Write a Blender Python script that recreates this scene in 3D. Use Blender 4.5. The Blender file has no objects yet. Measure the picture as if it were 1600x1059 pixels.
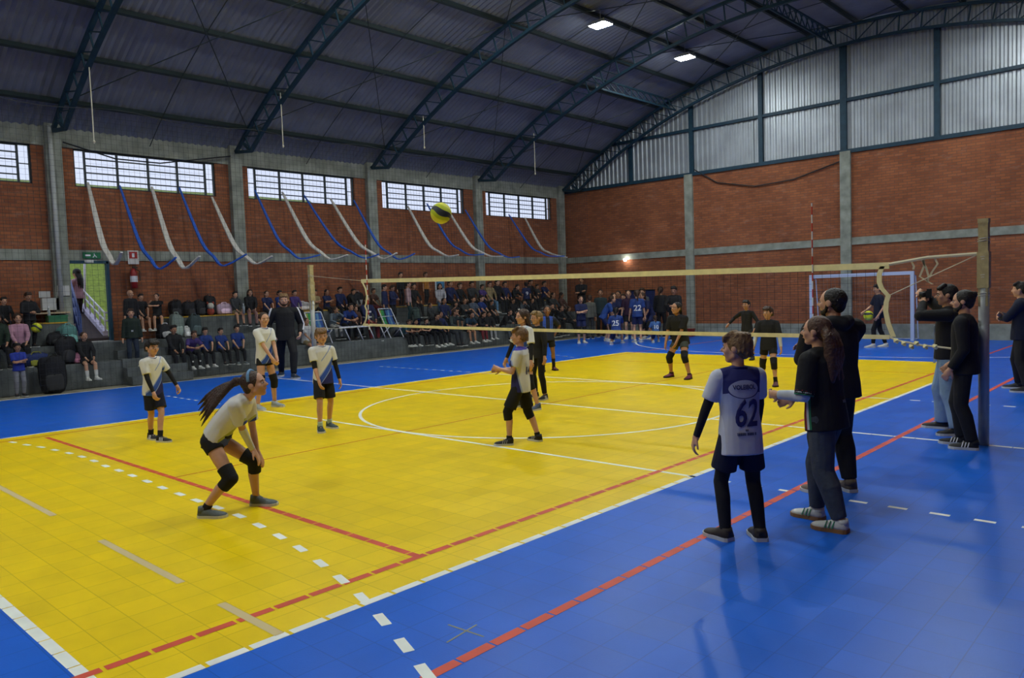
import bpy, bmesh, math, random
import numpy as np
from mathutils import Matrix, Vector
from mathutils.bvhtree import BVHTree
random.seed(7); RNG = np.random.default_rng(7)
SC = bpy.context.scene
COL = SC.collection
PI = math.pi

# ------------------------------------------------------------------ camera
YAW, PITCH, ROLL, FOC = 0.751164551, -0.0592570545, -0.0349735200, 1201.26474
CAM = np.array([8.18025052, -9.39006312, 1.79821883])
cy, sy, cp, sp, cr, sr = (math.cos(YAW), math.sin(YAW), math.cos(PITCH), math.sin(PITCH), math.cos(ROLL), math.sin(ROLL))
_F = np.array([-sy*cp, cy*cp, sp]); _R0 = np.array([cy, sy, 0.]); _U0 = np.cross(_R0, _F)
_R = _R0*cr + _U0*sr; _U = -_R0*sr + _U0*cr
cd = bpy.data.cameras.new('camera'); cam = bpy.data.objects.new('camera', cd); COL.objects.link(cam)
cd.sensor_width = 36.0; cd.lens = FOC*36/1600; cd.clip_end = 200
cam.matrix_world = Matrix(((_R[0], _U[0], -_F[0], CAM[0]), (_R[1], _U[1], -_F[1], CAM[1]), (_R[2], _U[2], -_F[2], CAM[2]), (0, 0, 0, 1)))
SC.camera = cam

def hit(px, py, val, axis=2):
    """surveyed point: where the sight line of a photo point meets the plane axis = val"""
    d = _F + _R*((px-800)/FOC) - _U*((py-529.5)/FOC)
    return CAM + d*(val-CAM[axis])/d[axis]

# ------------------------------------------------------------------ world, colour management
w = bpy.data.worlds.new('overcast_sky'); SC.world = w; w.use_nodes = True
wn = w.node_tree; bg = wn.nodes['Background']
bg.inputs['Color'].default_value = (0.74, 0.82, 1.0, 1); bg.inputs['Strength'].default_value = 1.15
SC.view_settings.view_transform = 'Standard'; SC.view_settings.look = 'None'
SC.view_settings.gamma = 1.0; SC.view_settings.use_curve_mapping = False
SC.view_settings.exposure = 0.0
LAMP_STRENGTH = 325.0
LAMP_X = (-4.3, 3.6); LAMP_Y = (-12.2, -7.6, -1.2, 3.4, 7.9, 12.3)

# ------------------------------------------------------------------ materials
MATS = {}
def nt(m): return m.node_tree.nodes, m.node_tree.links
def mat(name, col=(.5, .5, .5), rough=.7, metal=0., emit=None, noise=0., nscale=8., bump=0., bscale=60., spec=.35):
    if name in MATS: return MATS[name]
    m = bpy.data.materials.new(name); m.use_nodes = True; MATS[name] = m
    N, L = nt(m); b = N['Principled BSDF']
    c4 = (*col, 1)
    b.inputs['Base Color'].default_value = c4; b.inputs['Roughness'].default_value = rough
    b.inputs['Metallic'].default_value = metal; b.inputs['Specular IOR Level'].default_value = spec
    if emit:
        b.inputs['Emission Color'].default_value = (*emit[:3], 1); b.inputs['Emission Strength'].default_value = emit[3]
    if noise or bump:
        tc = N.new('ShaderNodeTexCoord')
    if noise:
        n = N.new('ShaderNodeTexNoise'); n.inputs['Scale'].default_value = nscale; n.inputs['Detail'].default_value = 5
        L.new(tc.outputs['Object'], n.inputs['Vector'])
        r = N.new('ShaderNodeMapRange'); r.inputs['From Min'].default_value = .3; r.inputs['From Max'].default_value = .7
        r.inputs['To Min'].default_value = 1-noise; r.inputs['To Max'].default_value = 1+noise
        L.new(n.outputs['Fac'], r.inputs['Value'])
        mx = N.new('ShaderNodeVectorMath'); mx.operation = 'SCALE'; mx.inputs[0].default_value = col
        L.new(r.outputs['Result'], mx.inputs['Scale']); L.new(mx.outputs['Vector'], b.inputs['Base Color'])
    if bump:
        n2 = N.new('ShaderNodeTexNoise'); n2.inputs['Scale'].default_value = bscale; n2.inputs['Detail'].default_value = 3
        L.new(tc.outputs['Object'], n2.inputs['Vector'])
        bp = N.new('ShaderNodeBump'); bp.inputs['Strength'].default_value = bump; bp.inputs['Distance'].default_value = .02
        L.new(n2.outputs['Fac'], bp.inputs['Height']); L.new(bp.outputs['Normal'], b.inputs['Normal'])
    return m

def brick_mat(name, axis):
    m = bpy.data.materials.new(name); m.use_nodes = True; N, L = nt(m); b = N['Principled BSDF']
    tc = N.new('ShaderNodeTexCoord'); sx = N.new('ShaderNodeSeparateXYZ'); cx = N.new('ShaderNodeCombineXYZ')
    L.new(tc.outputs['Object'], sx.inputs[0]); L.new(sx.outputs['Y' if axis == 'x' else 'X'], cx.inputs['X']); L.new(sx.outputs['Z'], cx.inputs['Y'])
    br = N.new('ShaderNodeTexBrick'); L.new(cx.outputs[0], br.inputs['Vector'])
    br.inputs['Scale'].default_value = 1; br.inputs['Brick Width'].default_value = .24; br.inputs['Row Height'].default_value = .08
    br.inputs['Mortar Size'].default_value = .011; br.inputs['Mortar Smooth'].default_value = .4
    br.inputs['Color1'].default_value = (.32, .115, .052, 1); br.inputs['Color2'].default_value = (.215, .075, .04, 1)
    br.inputs['Mortar'].default_value = (.17, .085, .055, 1); br.inputs['Bias'].default_value = -.1
    n = N.new('ShaderNodeTexNoise'); n.inputs['Scale'].default_value = .55; n.inputs['Detail'].default_value = 6; n.inputs['Roughness'].default_value = .65
    L.new(cx.outputs[0], n.inputs['Vector'])
    rp = N.new('ShaderNodeValToRGB'); rp.color_ramp.elements[0].position = .32; rp.color_ramp.elements[0].color = (.72, .7, .7, 1)
    rp.color_ramp.elements[1].position = .62; rp.color_ramp.elements[1].color = (1.1, 1.1, 1.1, 1); L.new(n.outputs['Fac'], rp.inputs[0])
    mu = N.new('ShaderNodeMixRGB'); mu.blend_type = 'MULTIPLY'; mu.inputs[0].default_value = 1
    L.new(br.outputs['Color'], mu.inputs[1]); L.new(rp.outputs[0], mu.inputs[2])
    # pale lime bloom and dark damp in patches
    mp = N.new('ShaderNodeMapping'); mp.inputs['Scale'].default_value = (1.1, 3.2, 1); L.new(cx.outputs[0], mp.inputs[0])
    n2 = N.new('ShaderNodeTexNoise'); n2.inputs['Scale'].default_value = 1.2; n2.inputs['Detail'].default_value = 8; n2.inputs['Roughness'].default_value = .75
    L.new(mp.outputs[0], n2.inputs['Vector'])
    r2 = N.new('ShaderNodeMapRange'); r2.inputs['From Min'].default_value = .56; r2.inputs['From Max'].default_value = .74; r2.inputs['To Max'].default_value = .5
    L.new(n2.outputs['Fac'], r2.inputs['Value'])
    m2 = N.new('ShaderNodeMixRGB'); L.new(r2.outputs[0], m2.inputs[0]); L.new(mu.outputs[0], m2.inputs[1]); m2.inputs[2].default_value = (.36, .23, .18, 1)
    n3 = N.new('ShaderNodeTexNoise'); n3.inputs['Scale'].default_value = .9; n3.inputs['Detail'].default_value = 7
    mp3 = N.new('ShaderNodeMapping'); mp3.inputs['Location'].default_value = (13, 5, 0); L.new(cx.outputs[0], mp3.inputs[0]); L.new(mp3.outputs[0], n3.inputs['Vector'])
    r3 = N.new('ShaderNodeMapRange'); r3.inputs['From Min'].default_value = .62; r3.inputs['From Max'].default_value = .72; r3.inputs['To Max'].default_value = .55
    L.new(n3.outputs['Fac'], r3.inputs['Value'])
    m3 = N.new('ShaderNodeMixRGB'); L.new(r3.outputs[0], m3.inputs[0]); L.new(m2.outputs[0], m3.inputs[1]); m3.inputs[2].default_value = (.10, .035, .025, 1)
    L.new(m3.outputs[0], b.inputs['Base Color']); b.inputs['Roughness'].default_value = .9; b.inputs['Specular IOR Level'].default_value = .1
    bp = N.new('ShaderNodeBump'); bp.inputs['Strength'].default_value = .5; bp.inputs['Distance'].default_value = .01; bp.invert = True
    L.new(br.outputs['Fac'], bp.inputs['Height']); L.new(bp.outputs[0], b.inputs['Normal'])
    return m

def tile_mat(name, col, rough):
    """snap-together plastic sports tile: 25 cm modules, each very slightly tilted"""
    m = bpy.data.materials.new(name); m.use_nodes = True; N, L = nt(m); b = N['Principled BSDF']
    tc = N.new('ShaderNodeTexCoord')
    sc = N.new('ShaderNodeVectorMath'); sc.operation = 'SCALE'; sc.inputs['Scale'].default_value = 1/.235; L.new(tc.outputs['Object'], sc.inputs[0])
    fl = N.new('ShaderNodeVectorMath'); fl.operation = 'FLOOR'; L.new(sc.outputs[0], fl.inputs[0])
    wn_ = N.new('ShaderNodeTexWhiteNoise'); wn_.noise_dimensions = '2D'; L.new(fl.outputs[0], wn_.inputs['Vector'])
    sub = N.new('ShaderNodeVectorMath'); sub.operation = 'SUBTRACT'; sub.inputs[1].default_value = (.5, .5, .5); L.new(wn_.outputs['Color'], sub.inputs[0])
    mul = N.new('ShaderNodeVectorMath'); mul.operation = 'MULTIPLY'; mul.inputs[1].default_value = (.005, .005, 0); L.new(sub.outputs[0], mul.inputs[0])
    ge = N.new('ShaderNodeNewGeometry'); ad = N.new('ShaderNodeVectorMath'); ad.operation = 'ADD'
    L.new(mul.outputs[0], ad.inputs[0])
    nz = N.new('ShaderNodeTexNoise'); nz.inputs['Scale'].default_value = 3.; nz.inputs['Detail'].default_value = 4; L.new(tc.outputs['Object'], nz.inputs['Vector'])
    # seams
    sep = N.new('ShaderNodeSeparateXYZ'); fr = N.new('ShaderNodeVectorMath'); fr.operation = 'FRACTION'; L.new(sc.outputs[0], fr.inputs[0]); L.new(fr.outputs[0], sep.inputs[0])
    def edge(o):
        a = N.new('ShaderNodeMath'); a.operation = 'SUBTRACT'; L.new(o, a.inputs[0]); a.inputs[1].default_value = .5
        c = N.new('ShaderNodeMath'); c.operation = 'ABSOLUTE'; L.new(a.outputs[0], c.inputs[0])
        d = N.new('ShaderNodeMath'); d.operation = 'GREATER_THAN'; L.new(c.outputs[0], d.inputs[0]); d.inputs[1].default_value = .488
        return d
    e1, e2 = edge(sep.outputs['X']), edge(sep.outputs['Y'])
    mx = N.new('ShaderNodeMath'); mx.operation = 'MAXIMUM'; L.new(e1.outputs[0], mx.inputs[0]); L.new(e2.outputs[0], mx.inputs[1])
    va = N.new('ShaderNodeMapRange'); va.inputs['To Min'].default_value = .94; va.inputs['To Max'].default_value = 1.04; L.new(wn_.outputs['Value'], va.inputs['Value'])
    v2 = N.new('ShaderNodeMapRange'); v2.inputs['From Min'].default_value = .3; v2.inputs['From Max'].default_value = .7; v2.inputs['To Min'].default_value = .93; v2.inputs['To Max'].default_value = 1.05
    L.new(nz.outputs['Fac'], v2.inputs['Value'])
    vm = N.new('ShaderNodeMath'); vm.operation = 'MULTIPLY'; L.new(va.outputs[0], vm.inputs[0]); L.new(v2.outputs[0], vm.inputs[1])
    cs = N.new('ShaderNodeVectorMath'); cs.operation = 'SCALE'; cs.inputs[0].default_value = col; L.new(vm.outputs[0], cs.inputs['Scale'])
    mc = N.new('ShaderNodeMixRGB'); mc.inputs[2].default_value = (col[0]*.55, col[1]*.55, col[2]*.55, 1)
    L.new(cs.outputs[0], mc.inputs[1])
    se = N.new('ShaderNodeMath'); se.operation = 'MULTIPLY'; se.inputs[1].default_value = .6; L.new(mx.outputs[0], se.inputs[0]); L.new(se.outputs[0], mc.inputs[0])
    L.new(mc.outputs[0], b.inputs['Base Color'])
    rr = N.new('ShaderNodeMapRange'); rr.inputs['To Min'].default_value = rough-.02; rr.inputs['To Max'].default_value = rough+.03
    L.new(wn_.outputs['Value'], rr.inputs['Value']); L.new(rr.outputs[0], b.inputs['Roughness'])
    bp = N.new('ShaderNodeBump'); bp.inputs['Strength'].default_value = .25; bp.inputs['Distance'].default_value = .002
    n4 = N.new('ShaderNodeTexNoise'); n4.inputs['Scale'].default_value = 120; L.new(tc.outputs['Object'], n4.inputs['Vector']); L.new(n4.outputs['Fac'], bp.inputs['Height'])
    L.new(bp.outputs[0], ad.inputs[1])
    no = N.new('ShaderNodeVectorMath'); no.operation = 'NORMALIZE'; L.new(ad.outputs[0], no.inputs[0]); L.new(no.outputs[0], b.inputs['Normal'])
    b.inputs['Specular IOR Level'].default_value = .22
    return m

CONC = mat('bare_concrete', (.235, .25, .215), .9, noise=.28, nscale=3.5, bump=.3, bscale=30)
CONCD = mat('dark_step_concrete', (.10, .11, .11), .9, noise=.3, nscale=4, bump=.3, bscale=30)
CONCF = mat('worn_concrete_floor', (.27, .25, .19), .85, noise=.25, nscale=3)
STEELB = mat('dark_blue_steel_paint', (.009, .036, .062), .6, noise=.2, nscale=6)
PURL = mat('grey_green_purlin_paint', (.018, .03, .032), .6)
BRX, BRY = brick_mat('hollow_brick_side', 'x'), brick_mat('hollow_brick_end', 'y')
SHEET = mat('galvanised_roof_sheet', (.19, .21, .27), .55, .25, noise=.12, nscale=2)
GSHEET = mat('galvanised_wall_sheet', (.33, .36, .40), .45, .45, noise=.15, nscale=1.5)
YEL = tile_mat('yellow_sports_tile', (.84, .59, .0), .36)
BLU = tile_mat('blue_sports_tile', (.004, .115, .62), .34)
LWHITE = mat('white_court_paint', (.78, .80, .74), .5, noise=.08, nscale=5)
LRED = mat('red_court_paint', (.62, .075, .035), .5, noise=.12, nscale=5)
LREDY = mat('thin_red_court_paint', (.55, .14, .005), .5)
LTAPE = mat('old_tan_tape', (.60, .47, .24), .6)
LTAPEB = mat('old_brown_tape', (.25, .27, .2), .6)
YEDGE = mat('yellow_edge_paint', (.45, .27, .03), .7, noise=.3, nscale=6)
CREAM = mat('cream_net_tape', (.78, .70, .36), .7, noise=.1, nscale=10)
ROPEW = mat('pale_rope', (.55, .52, .42), .8)
WHT = mat('white_enamel', (.72, .74, .80), .4)
BLK = mat('black_plastic', (.012, .012, .014), .5)

# ------------------------------------------------------------------ mesh helpers
class MB:
    def __init__(s): s.v = []; s.f = []; s.m = []
    def add(s, vs, fs, mi=0):
        o = len(s.v); s.v.extend([tuple(map(float, p)) for p in vs]); s.f.extend([tuple(i+o for i in f) for f in fs]); s.m.extend([mi]*len(fs)); return s
    def box(s, x0, x1, y0, y1, z0, z1, mi=0):
        v = [(x, y, z) for z in (z0, z1) for y in (y0, y1) for x in (x0, x1)]
        return s.add(v, [(0, 2, 3, 1), (4, 5, 7, 6), (0, 1, 5, 4), (2, 6, 7, 3), (0, 4, 6, 2), (1, 3, 7, 5)], mi)
    def bar(s, a, b, w, h=None, mi=0):
        """square bar from a to b"""
        h = h or w; a = np.array(a, float); b = np.array(b, float); d = b-a; L = np.linalg.norm(d)
        if L < 1e-6: return s
        d /= L; u = np.cross(d, [0, 0, 1.]) if abs(d[2]) < .95 else np.array([1., 0, 0]); u /= np.linalg.norm(u); q = np.cross(u, d)
        vs = [p+u*sx*w/2+q*sz*h/2 for p in (a, b) for sx, sz in ((-1, -1), (1, -1), (1, 1), (-1, 1))]
        return s.add(vs, [(3, 2, 1, 0), (4, 5, 6, 7), (0, 1, 5, 4), (1, 2, 6, 5), (2, 3, 7, 6), (3, 0, 4, 7)], mi)
    def tube(s, pts, r, n=8, mi=0, closed=False):
        pts = [np.array(p, float) for p in pts]; rs = r if hasattr(r, '__len__') else [r]*len(pts)
        ref = None; rings = []
        for i, p in enumerate(pts):
            d = pts[min(i+1, len(pts)-1)]-pts[max(i-1, 0)]; d /= (np.linalg.norm(d)+1e-12)
            if ref is None: ref = np.cross(d, [0, 0, 1.]) if abs(d[2]) < .9 else np.array([1., 0, 0])
            ref = ref-d*(ref@d); ref /= np.linalg.norm(ref); q = np.cross(d, ref)
            rings.append([p+rs[i]*(math.cos(2*PI*k/n)*ref+math.sin(2*PI*k/n)*q) for k in range(n)])
        vs = [v for rg in rings for v in rg]; fs = []
        for i in range(len(pts)-1):
            for k in range(n): fs.append((i*n+k, i*n+(k+1) % n, (i+1)*n+(k+1) % n, (i+1)*n+k))
        fs.append(tuple(range(n-1, -1, -1))); fs.append(tuple((len(pts)-1)*n+k for k in range(n)))
        return s.add(vs, fs, mi)
    def strip(s, pts, side, w, t=.004, mi=0):
        """cloth band: rectangle section w wide along vector side, t thick"""
        pts = [np.array(p, float) for p in pts]; side = np.array(side, float); ws = w if hasattr(w, '__len__') else [w]*len(pts)
        vs = []; fs = []
        for i, p in enumerate(pts):
            d = pts[min(i+1, len(pts)-1)]-pts[max(i-1, 0)]; d /= np.linalg.norm(d)
            q = np.cross(d, side); q /= np.linalg.norm(q)
            for a, b in ((-1, -1), (1, -1), (1, 1), (-1, 1)): vs.append(p+side*a*ws[i]/2+q*b*t/2)
        for i in range(len(pts)-1):
            for k in range(4): fs.append((i*4+k, i*4+(k+1) % 4, (i+1)*4+(k+1) % 4, (i+1)*4+k))
        fs += [(3, 2, 1, 0), tuple((len(pts)-1)*4+k for k in range(4))]
        return s.add(vs, fs, mi)
    def mesh(s, name, mats, smooth=False):
        me = bpy.data.meshes.new(name); me.from_pydata(s.v, [], s.f)
        for m in (mats if isinstance(mats, (list, tuple)) else [mats]): me.materials.append(m)
        if len(set(s.m)) > 1 or (s.m and s.m[0]): me.polygons.foreach_set('material_index', s.m)
        if smooth: me.polygons.foreach_set('use_smooth', [True]*len(me.polygons))
        me.update(); return me
    def build(s, name, mats, parent=None, smooth=False, **tags):
        return link(name, s.mesh(name, mats, smooth), parent, **tags)

def link(name, data, parent=None, **tags):
    o = bpy.data.objects.new(name, data); COL.objects.link(o)
    if parent is not None: o.parent = parent
    for k, v in tags.items():
        if v is not None: o[k] = v
    return o
def empty(name, loc, rz=0, **tags):
    o = link(name, None, **tags); o.location = [float(c) for c in loc]; o.rotation_euler = (0, 0, rz); o.empty_display_size = .1; return o
S = dict(kind='structure')

# ------------------------------------------------------------------ setting
WX, WY = -12.1, 15.8            # inner faces of the window wall and the far end wall
EX, NY = 11.5, -15.6            # unseen right wall and near wall
COLX = -11.94
COLY = [-12.4, -7.85, -3.28, 1.25, 5.86, 10.66, 15.45]
XS, ZAP, RR = -.3, 9.72, 20.1   # roof arch
ZC = ZAP-RR
def arc(x, r=RR): return ZC+math.sqrt(r*r-(x-XS)**2)

# floor with painted markings (one surface, several paints)
fb = MB()
def rect(x0, x1, y0, y1, z, mi): fb.add([(x0, y0, z), (x1, y0, z), (x1, y1, z), (x0, y1, z)], [(0, 1, 2, 3)], mi)
YN, YF = -8.2, 8.95
fb.box(WX-.2, EX+.2, NY-.2, WY+.2, -.15, -.012, 4)
rect(-9.9, EX, NY, YN, 0, 1); rect(-9.9, EX, YF, WY, 0, 1); rect(-9.9, -4.5, YN, YF, 0, 1); rect(4.5, EX, YN, YF, 0, 1)
rect(-4.5, 4.5, YN, YF, 0, 0)
fb.add([(-9.9, NY, 0), (-9.9, WY, 0), (-9.9, WY, -.012), (-9.9, NY, -.012)], [(0, 1, 2, 3)], 1)
def dashed(x0, x1, y0, y1, mi, z=.0012, gap=.02, step=.235, along='y'):
    a0, a1 = (y0, y1) if along == 'y' else (x0, x1); a = a0
    while a < a1-.01:
        b = min(a+step-gap, a1)
        if along == 'y': rect(x0, x1, a, b, z, mi)
        else: rect(a, b, y0, y1, z, mi)
        a += step
dashed(4.44, 4.5, YN, YF, 2, gap=.022); dashed(-4.5, -4.45, YN, YF, 2, gap=.004)
dashed(-4.5, 4.5, YF-.05, YF, 2, along='x', gap=.004)
dashed(-4.5, 4.5, YN-.01, YN+.055, 2, along='x', gap=.010)
dashed(-9.9, 9.9, -.027, .027, 2, along='x', z=.0014, gap=.008)
for yy in (-2.97, 2.97):
    dashed(-4.5, 4.5, yy-.025, yy+.025, 2, along='x', gap=.006, step=.47)
    for k in range(12):
        for sgn in (1, -1):
            xa = 4.72+.3*k; rect(min(sgn*xa, sgn*(xa+.14)), max(sgn*xa, sgn*(xa+.14)), yy-.025, yy+.025, .0012, 2)
dashed(4.07, 4.13, NY, WY-.4, 3, z=.0016, gap=.02); dashed(-4.17, -4.12, NY, WY-.4, 5, z=.0016, gap=.006)
dashed(-4.0, 4.1, -6.07, -6.01, 3, along='x', z=.0014, gap=.012)
dashed(-4.0, 4.1, 6.6, 6.64, 5, along='x', z=.0014)
dashed(.12, .155, -6.0, 6.6, 5, z=.001, gap=.006)
dashed(5.40, 5.465, NY, WY-.4, 3, z=.0016, gap=.014)
rect(-9.9, -9.84, NY, WY, .0012, 2)
def arcline(cx_, cy_, r, a0, a1, wd, mi, z, n=64):
    for i in range(n):
        t0 = math.radians(a0+(a1-a0)*i/n); t1 = math.radians(a0+(a1-a0)*(i+1)/n)
        q = [(cx_+rr*math.cos(t), cy_+rr*math.sin(t), z) for rr, t in ((r-wd/2, t0), (r+wd/2, t0), (r+wd/2, t1), (r-wd/2, t1))]
        fb.add(q, [(0, 1, 2, 3)], mi)
arcline(.1, 0, 2.95, 0, 360, .05, 2, .0018, 120)
arcline(-1.5, 15.35, 5.75, 180, 270, .05, 2, .0012); rect(-1.5, 1.5, 9.575, 9.625, .0012, 2); arcline(1.5, 15.35, 5.75, 270, 360, .05, 2, .0012)
DASH = [(20,691),(42,695),(64,698.5),(86,703),(108,708),(128,713.5),(147,720),(165,728),(186,735),(207,743),(230,752),(254,762),(281,772),(308,782),(340,793),(374,806),(405,821),(437,838),(469,857),(501,880),(533,905),(566,934),(597,968),(631,1008),(664,1050)]
DP = [hit(x, y, 0)[:2] for x, y in DASH]
for i, p in enumerate(DP):
    d = DP[min(i+1, len(DP)-1)]-DP[max(i-1, 0)]; d /= np.linalg.norm(d); n = np.array([-d[1], d[0]])
    q = [p+d*a*.085+n*b*.03 for a, b in ((-1, -1), (1, -1), (1, 1), (-1, 1))]
    fb.add([(x, y, .002) for x, y in q], [(0, 1, 2, 3)], 2)
for i in range(9):   # matching broken arc at the far half, on the blue
    x = -4.9-.4*i; y = 7.0+.0*i+.18*i; rect(x-.07, x+.07, y-.03, y+.03, .0012, 2)
for a, b in (((0,748),(92,804)), ((158,844),(282,911)), ((342,944),(435,992))):
    p, q = hit(*a, 0), hit(*b, 0); rect(p[0]-(2. if a[0] == 0 else 0), q[0], -7.345, -7.29, .0022, 6)
for a, b in (((700,976),(756,995)), ((698,1004),(745,976))):
    p, q = hit(*a, 0)[:2], hit(*b, 0)[:2]; d = (q-p)/np.linalg.norm(q-p); n = np.array([-d[1], d[0]])*.006
    fb.add([(*(p-n), .002), (*(q-n), .002), (*(q+n), .002), (*(p+n), .002)], [(0, 1, 2, 3)], 7)
fb.build('floor', [YEL, BLU, LWHITE, LRED, CONCF, LREDY, LTAPE, LTAPEB], **S)

# walls ------------------------------------------------------------
KL = (-WX+CAM[0])/19.74
WIN = [(-12.0, -8.3), (-7.45, -3.72), (-2.82, .70), (1.65, 5.27), (6.36, 10.05), (11.16, 14.95)]
ZW0, ZW1, ZTOP = 4.72, 5.62, 6.12
DY0, DY1, DZ0, DZ1 = -3.10, -2.20, .97, 2.93
wl = MB()
def wseg(y0, y1, z0, z1): wl.box(WX-.2, WX, y0, y1, z0, z1)
wseg(NY-.2, DY0, 0, ZW0); wseg(DY0, DY1, 0, DZ0); wseg(DY0, DY1, DZ1, ZW0); wseg(DY1, WY+.2, 0, ZW0)
edges = [NY-.2]+[e for wv in WIN for e in wv]+[WY+.2]
for i in range(0, len(edges), 2): wseg(edges[i], edges[i+1], ZW0, ZW1)
wl.build('wall_left', BRX, **S)
wb = MB(); wb.box(WX-.2, WX+.03, NY-.2, WY+.2, ZW1, ZTOP)
wb.build('trim_1', CONC, **S)
tb = MB()
tb.box(WX-.01, WX+.035, NY, DY0-.0, 2.95, 3.2); tb.box(WX-.01, WX+.035, DY1, WY, 2.95, 3.2); tb.box(WX-.01, WX+.035, DY0, DY1, 2.95, 3.2)
tb.build('trim_2', CONC, **S)
for i, (y) in enumerate(COLY):
    c = MB(); c.box(WX-.05, COLX, y-.17, y+.17, 0, ZTOP); c.build('trim_%d' % (3+i), CONC, **S)
FX = [-6.25, -.7, 4.85, 10.2]
wf = MB(); ZB = 5.88
wf.box(WX-.2, EX+.2, WY, WY+.2, 0, ZB); wf.build('wall_far', BRY, **S)
t = MB(); t.box(WX, EX, WY-.035, WY+.01, 2.95, 3.18); t.build('trim_20', CONC, **S)
t = MB(); t.box(-9.9, EX, WY-.06, WY+.01, 0, .46); t.build('baseboard_far', CONC, **S)
for i, x in enumerate(FX):
    c = MB(); c.box(x-.16, x+.16, WY-.1, WY+.01, 0, ZB); c.build('trim_%d' % (21+i), CONC, **S)
t = MB(); t.box(EX, EX+.2, NY-.2, WY+.2, 0, 6.2); t.build('wall_right', BRX, **S)
t = MB(); t.box(WX-.2, EX+.2, NY-.2, NY, 0, 9.9); t.build('wall_near', BRY, **S)
# corrugated gable cladding following the arch
g = MB(); xs_ = np.arange(WX, EX+.01, .0325); prof = [0, .0, .035, .035, .035, .0]
vs = []
for i, x in enumerate(xs_):
    yo = WY+.07-prof[i % 6]; zt = max(arc(min(max(x, -12.0), 11.4))+.02, ZB+.02); vs += [(x, yo, ZB-.05), (x, yo, zt)]
g.add(vs, [(2*i, 2*i+2, 2*i+3, 2*i+1) for i in range(len(xs_)-1)])
g.build('wall_gable_cladding', GSHEET, **S)
g = MB(); g.box(WX, EX, WY+.12, WY+.2, ZB, 9.75); g.build('wall_gable_backing', GSHEET, **S)
gb = MB(); gb.box(WX, EX, WY-.06, WY+.03, ZB-.06, ZB+.06); gb.build('trim_30', STEELB, **S)
gb = MB(); gb.box(-9.6, 9.6, WY-.05, WY+.03, 7.42, 7.52); gb.build('trim_31', STEELB, **S)
for i, x in enumerate([-8.75, -6.12, -3.48, -.75, 1.9, 4.55, 7.2, 9.0]):
    gb = MB(); wd = .075 if i != 3 else .1; gb.box(x-wd, x+wd, WY-.07, WY+.03, ZB, arc(x)-.52); gb.build('trim_%d' % (32+i), STEELB, **S)

# roof sheets
n_a = 44; A0 = math.asin((WX-.35-XS)/RR); A1 = math.asin((EX+.35-XS)/RR)
ys_ = np.arange(NY-.2, WY+.25, .085); vs = []
for j, y in enumerate(ys_):
    rr_ = RR+.12+(.018 if j % 2 else -.018)
    for i in range(n_a+1):
        a = A0+(A1-A0)*i/n_a; vs.append((XS+rr_*math.sin(a), y, ZC+rr_*math.cos(a)))
rf = MB(); rf.add(vs, [(j*(n_a+1)+i, j*(n_a+1)+i+1, (j+1)*(n_a+1)+i+1, (j+1)*(n_a+1)+i) for j in range(len(ys_)-1) for i in range(n_a)])
rf.build('ceiling', SHEET, smooth=False, **S)
# eave closure between roof and ring beam
t = MB(); t.box(WX-.35, WX-.15, NY-.2, WY+.2, ZTOP-.3, ZTOP+.1); t.build('trim_45', CONC, **S)
PA = [math.radians(a) for a in (-33, -29.0, -24.7, -20.5, -16.2, -12.2, -8.3, -4.1, 0, 4.1, 8.3, 12.2, 16.2, 20.5, 24.7, 29, 33)]
for a in PA:
    m = MB(); r0 = RR+.02; c = np.array([XS+r0*math.sin(a), 0, ZC+r0*math.cos(a)]); u = np.array([math.cos(a), 0, -math.sin(a)]); q = np.array([math.sin(a), 0, math.cos(a)])
    vs = [c+u*sx*.035+q*sz*.06+np.array([0, y, 0]) for y in (NY, WY) for sx, sz in ((-1, -1), (1, -1), (1, 1), (-1, 1))]
    m.add(vs, [(3, 2, 1, 0), (4, 5, 6, 7), (0, 1, 5, 4), (1, 2, 6, 5), (2, 3, 7, 6), (3, 0, 4, 7)]); m.build('roof_purlin', PURL, **S)
def truss(y, name='roof_truss'):
    m = MB(); ro, ri = RR-.07, RR-.60; n = 40; a0 = math.asin((WX+.15-XS)/RR); a1 = math.asin((EX-.1-XS)/RR)
    P = lambda a, r: np.array([XS+r*math.sin(a), y, ZC+r*math.cos(a)])
    ang = [a0+(a1-a0)*i/n for i in range(n+1)]
    for i in range(n):
        m.bar(P(ang[i], ro), P(ang[i+1], ro), .09, .08)
        if 1 <= i < n-1: m.bar(P(ang[i], ri), P(ang[i+1], ri), .09, .08)
        m.bar(P(ang[i], ro), P(ang[i], ri), .035, .03) if 0 < i else None
        if 1 <= i < n-1:
            a, b = (ang[i], ang[i+1]) if i < n/2 else (ang[i+1], ang[i]); m.bar(P(a, ro), P(b, ri), .03, .025)
    for sgn, i in ((1, 0), (-1, n)):
        e = P(ang[1 if i == 0 else n-1], ri); m.bar(P(ang[i], ro), e, .08); m.bar(e, (e[0]-sgn*.35, y, 6.1), .07)
        m.bar(P(ang[i], ro), (P(ang[i], ro)[0], y, 6.0), .09)
    return m.build(name, STEELB, **S)
for y in COLY[:-1]+[WY-.28]: truss(y)
for y in [(COLY[i]+COLY[i+1])/2 for i in range(6)]:   # light sag rods in mid bay
    m = MB(); m.tube([(XS+(RR-.03)*math.sin(a), y, ZC+(RR-.03)*math.cos(a)) for a in np.linspace(math.radians(-36.3), math.radians(34.5), 40)], .011, 5)
    m.build('roof_tie_rod', PURL, **S)
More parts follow.
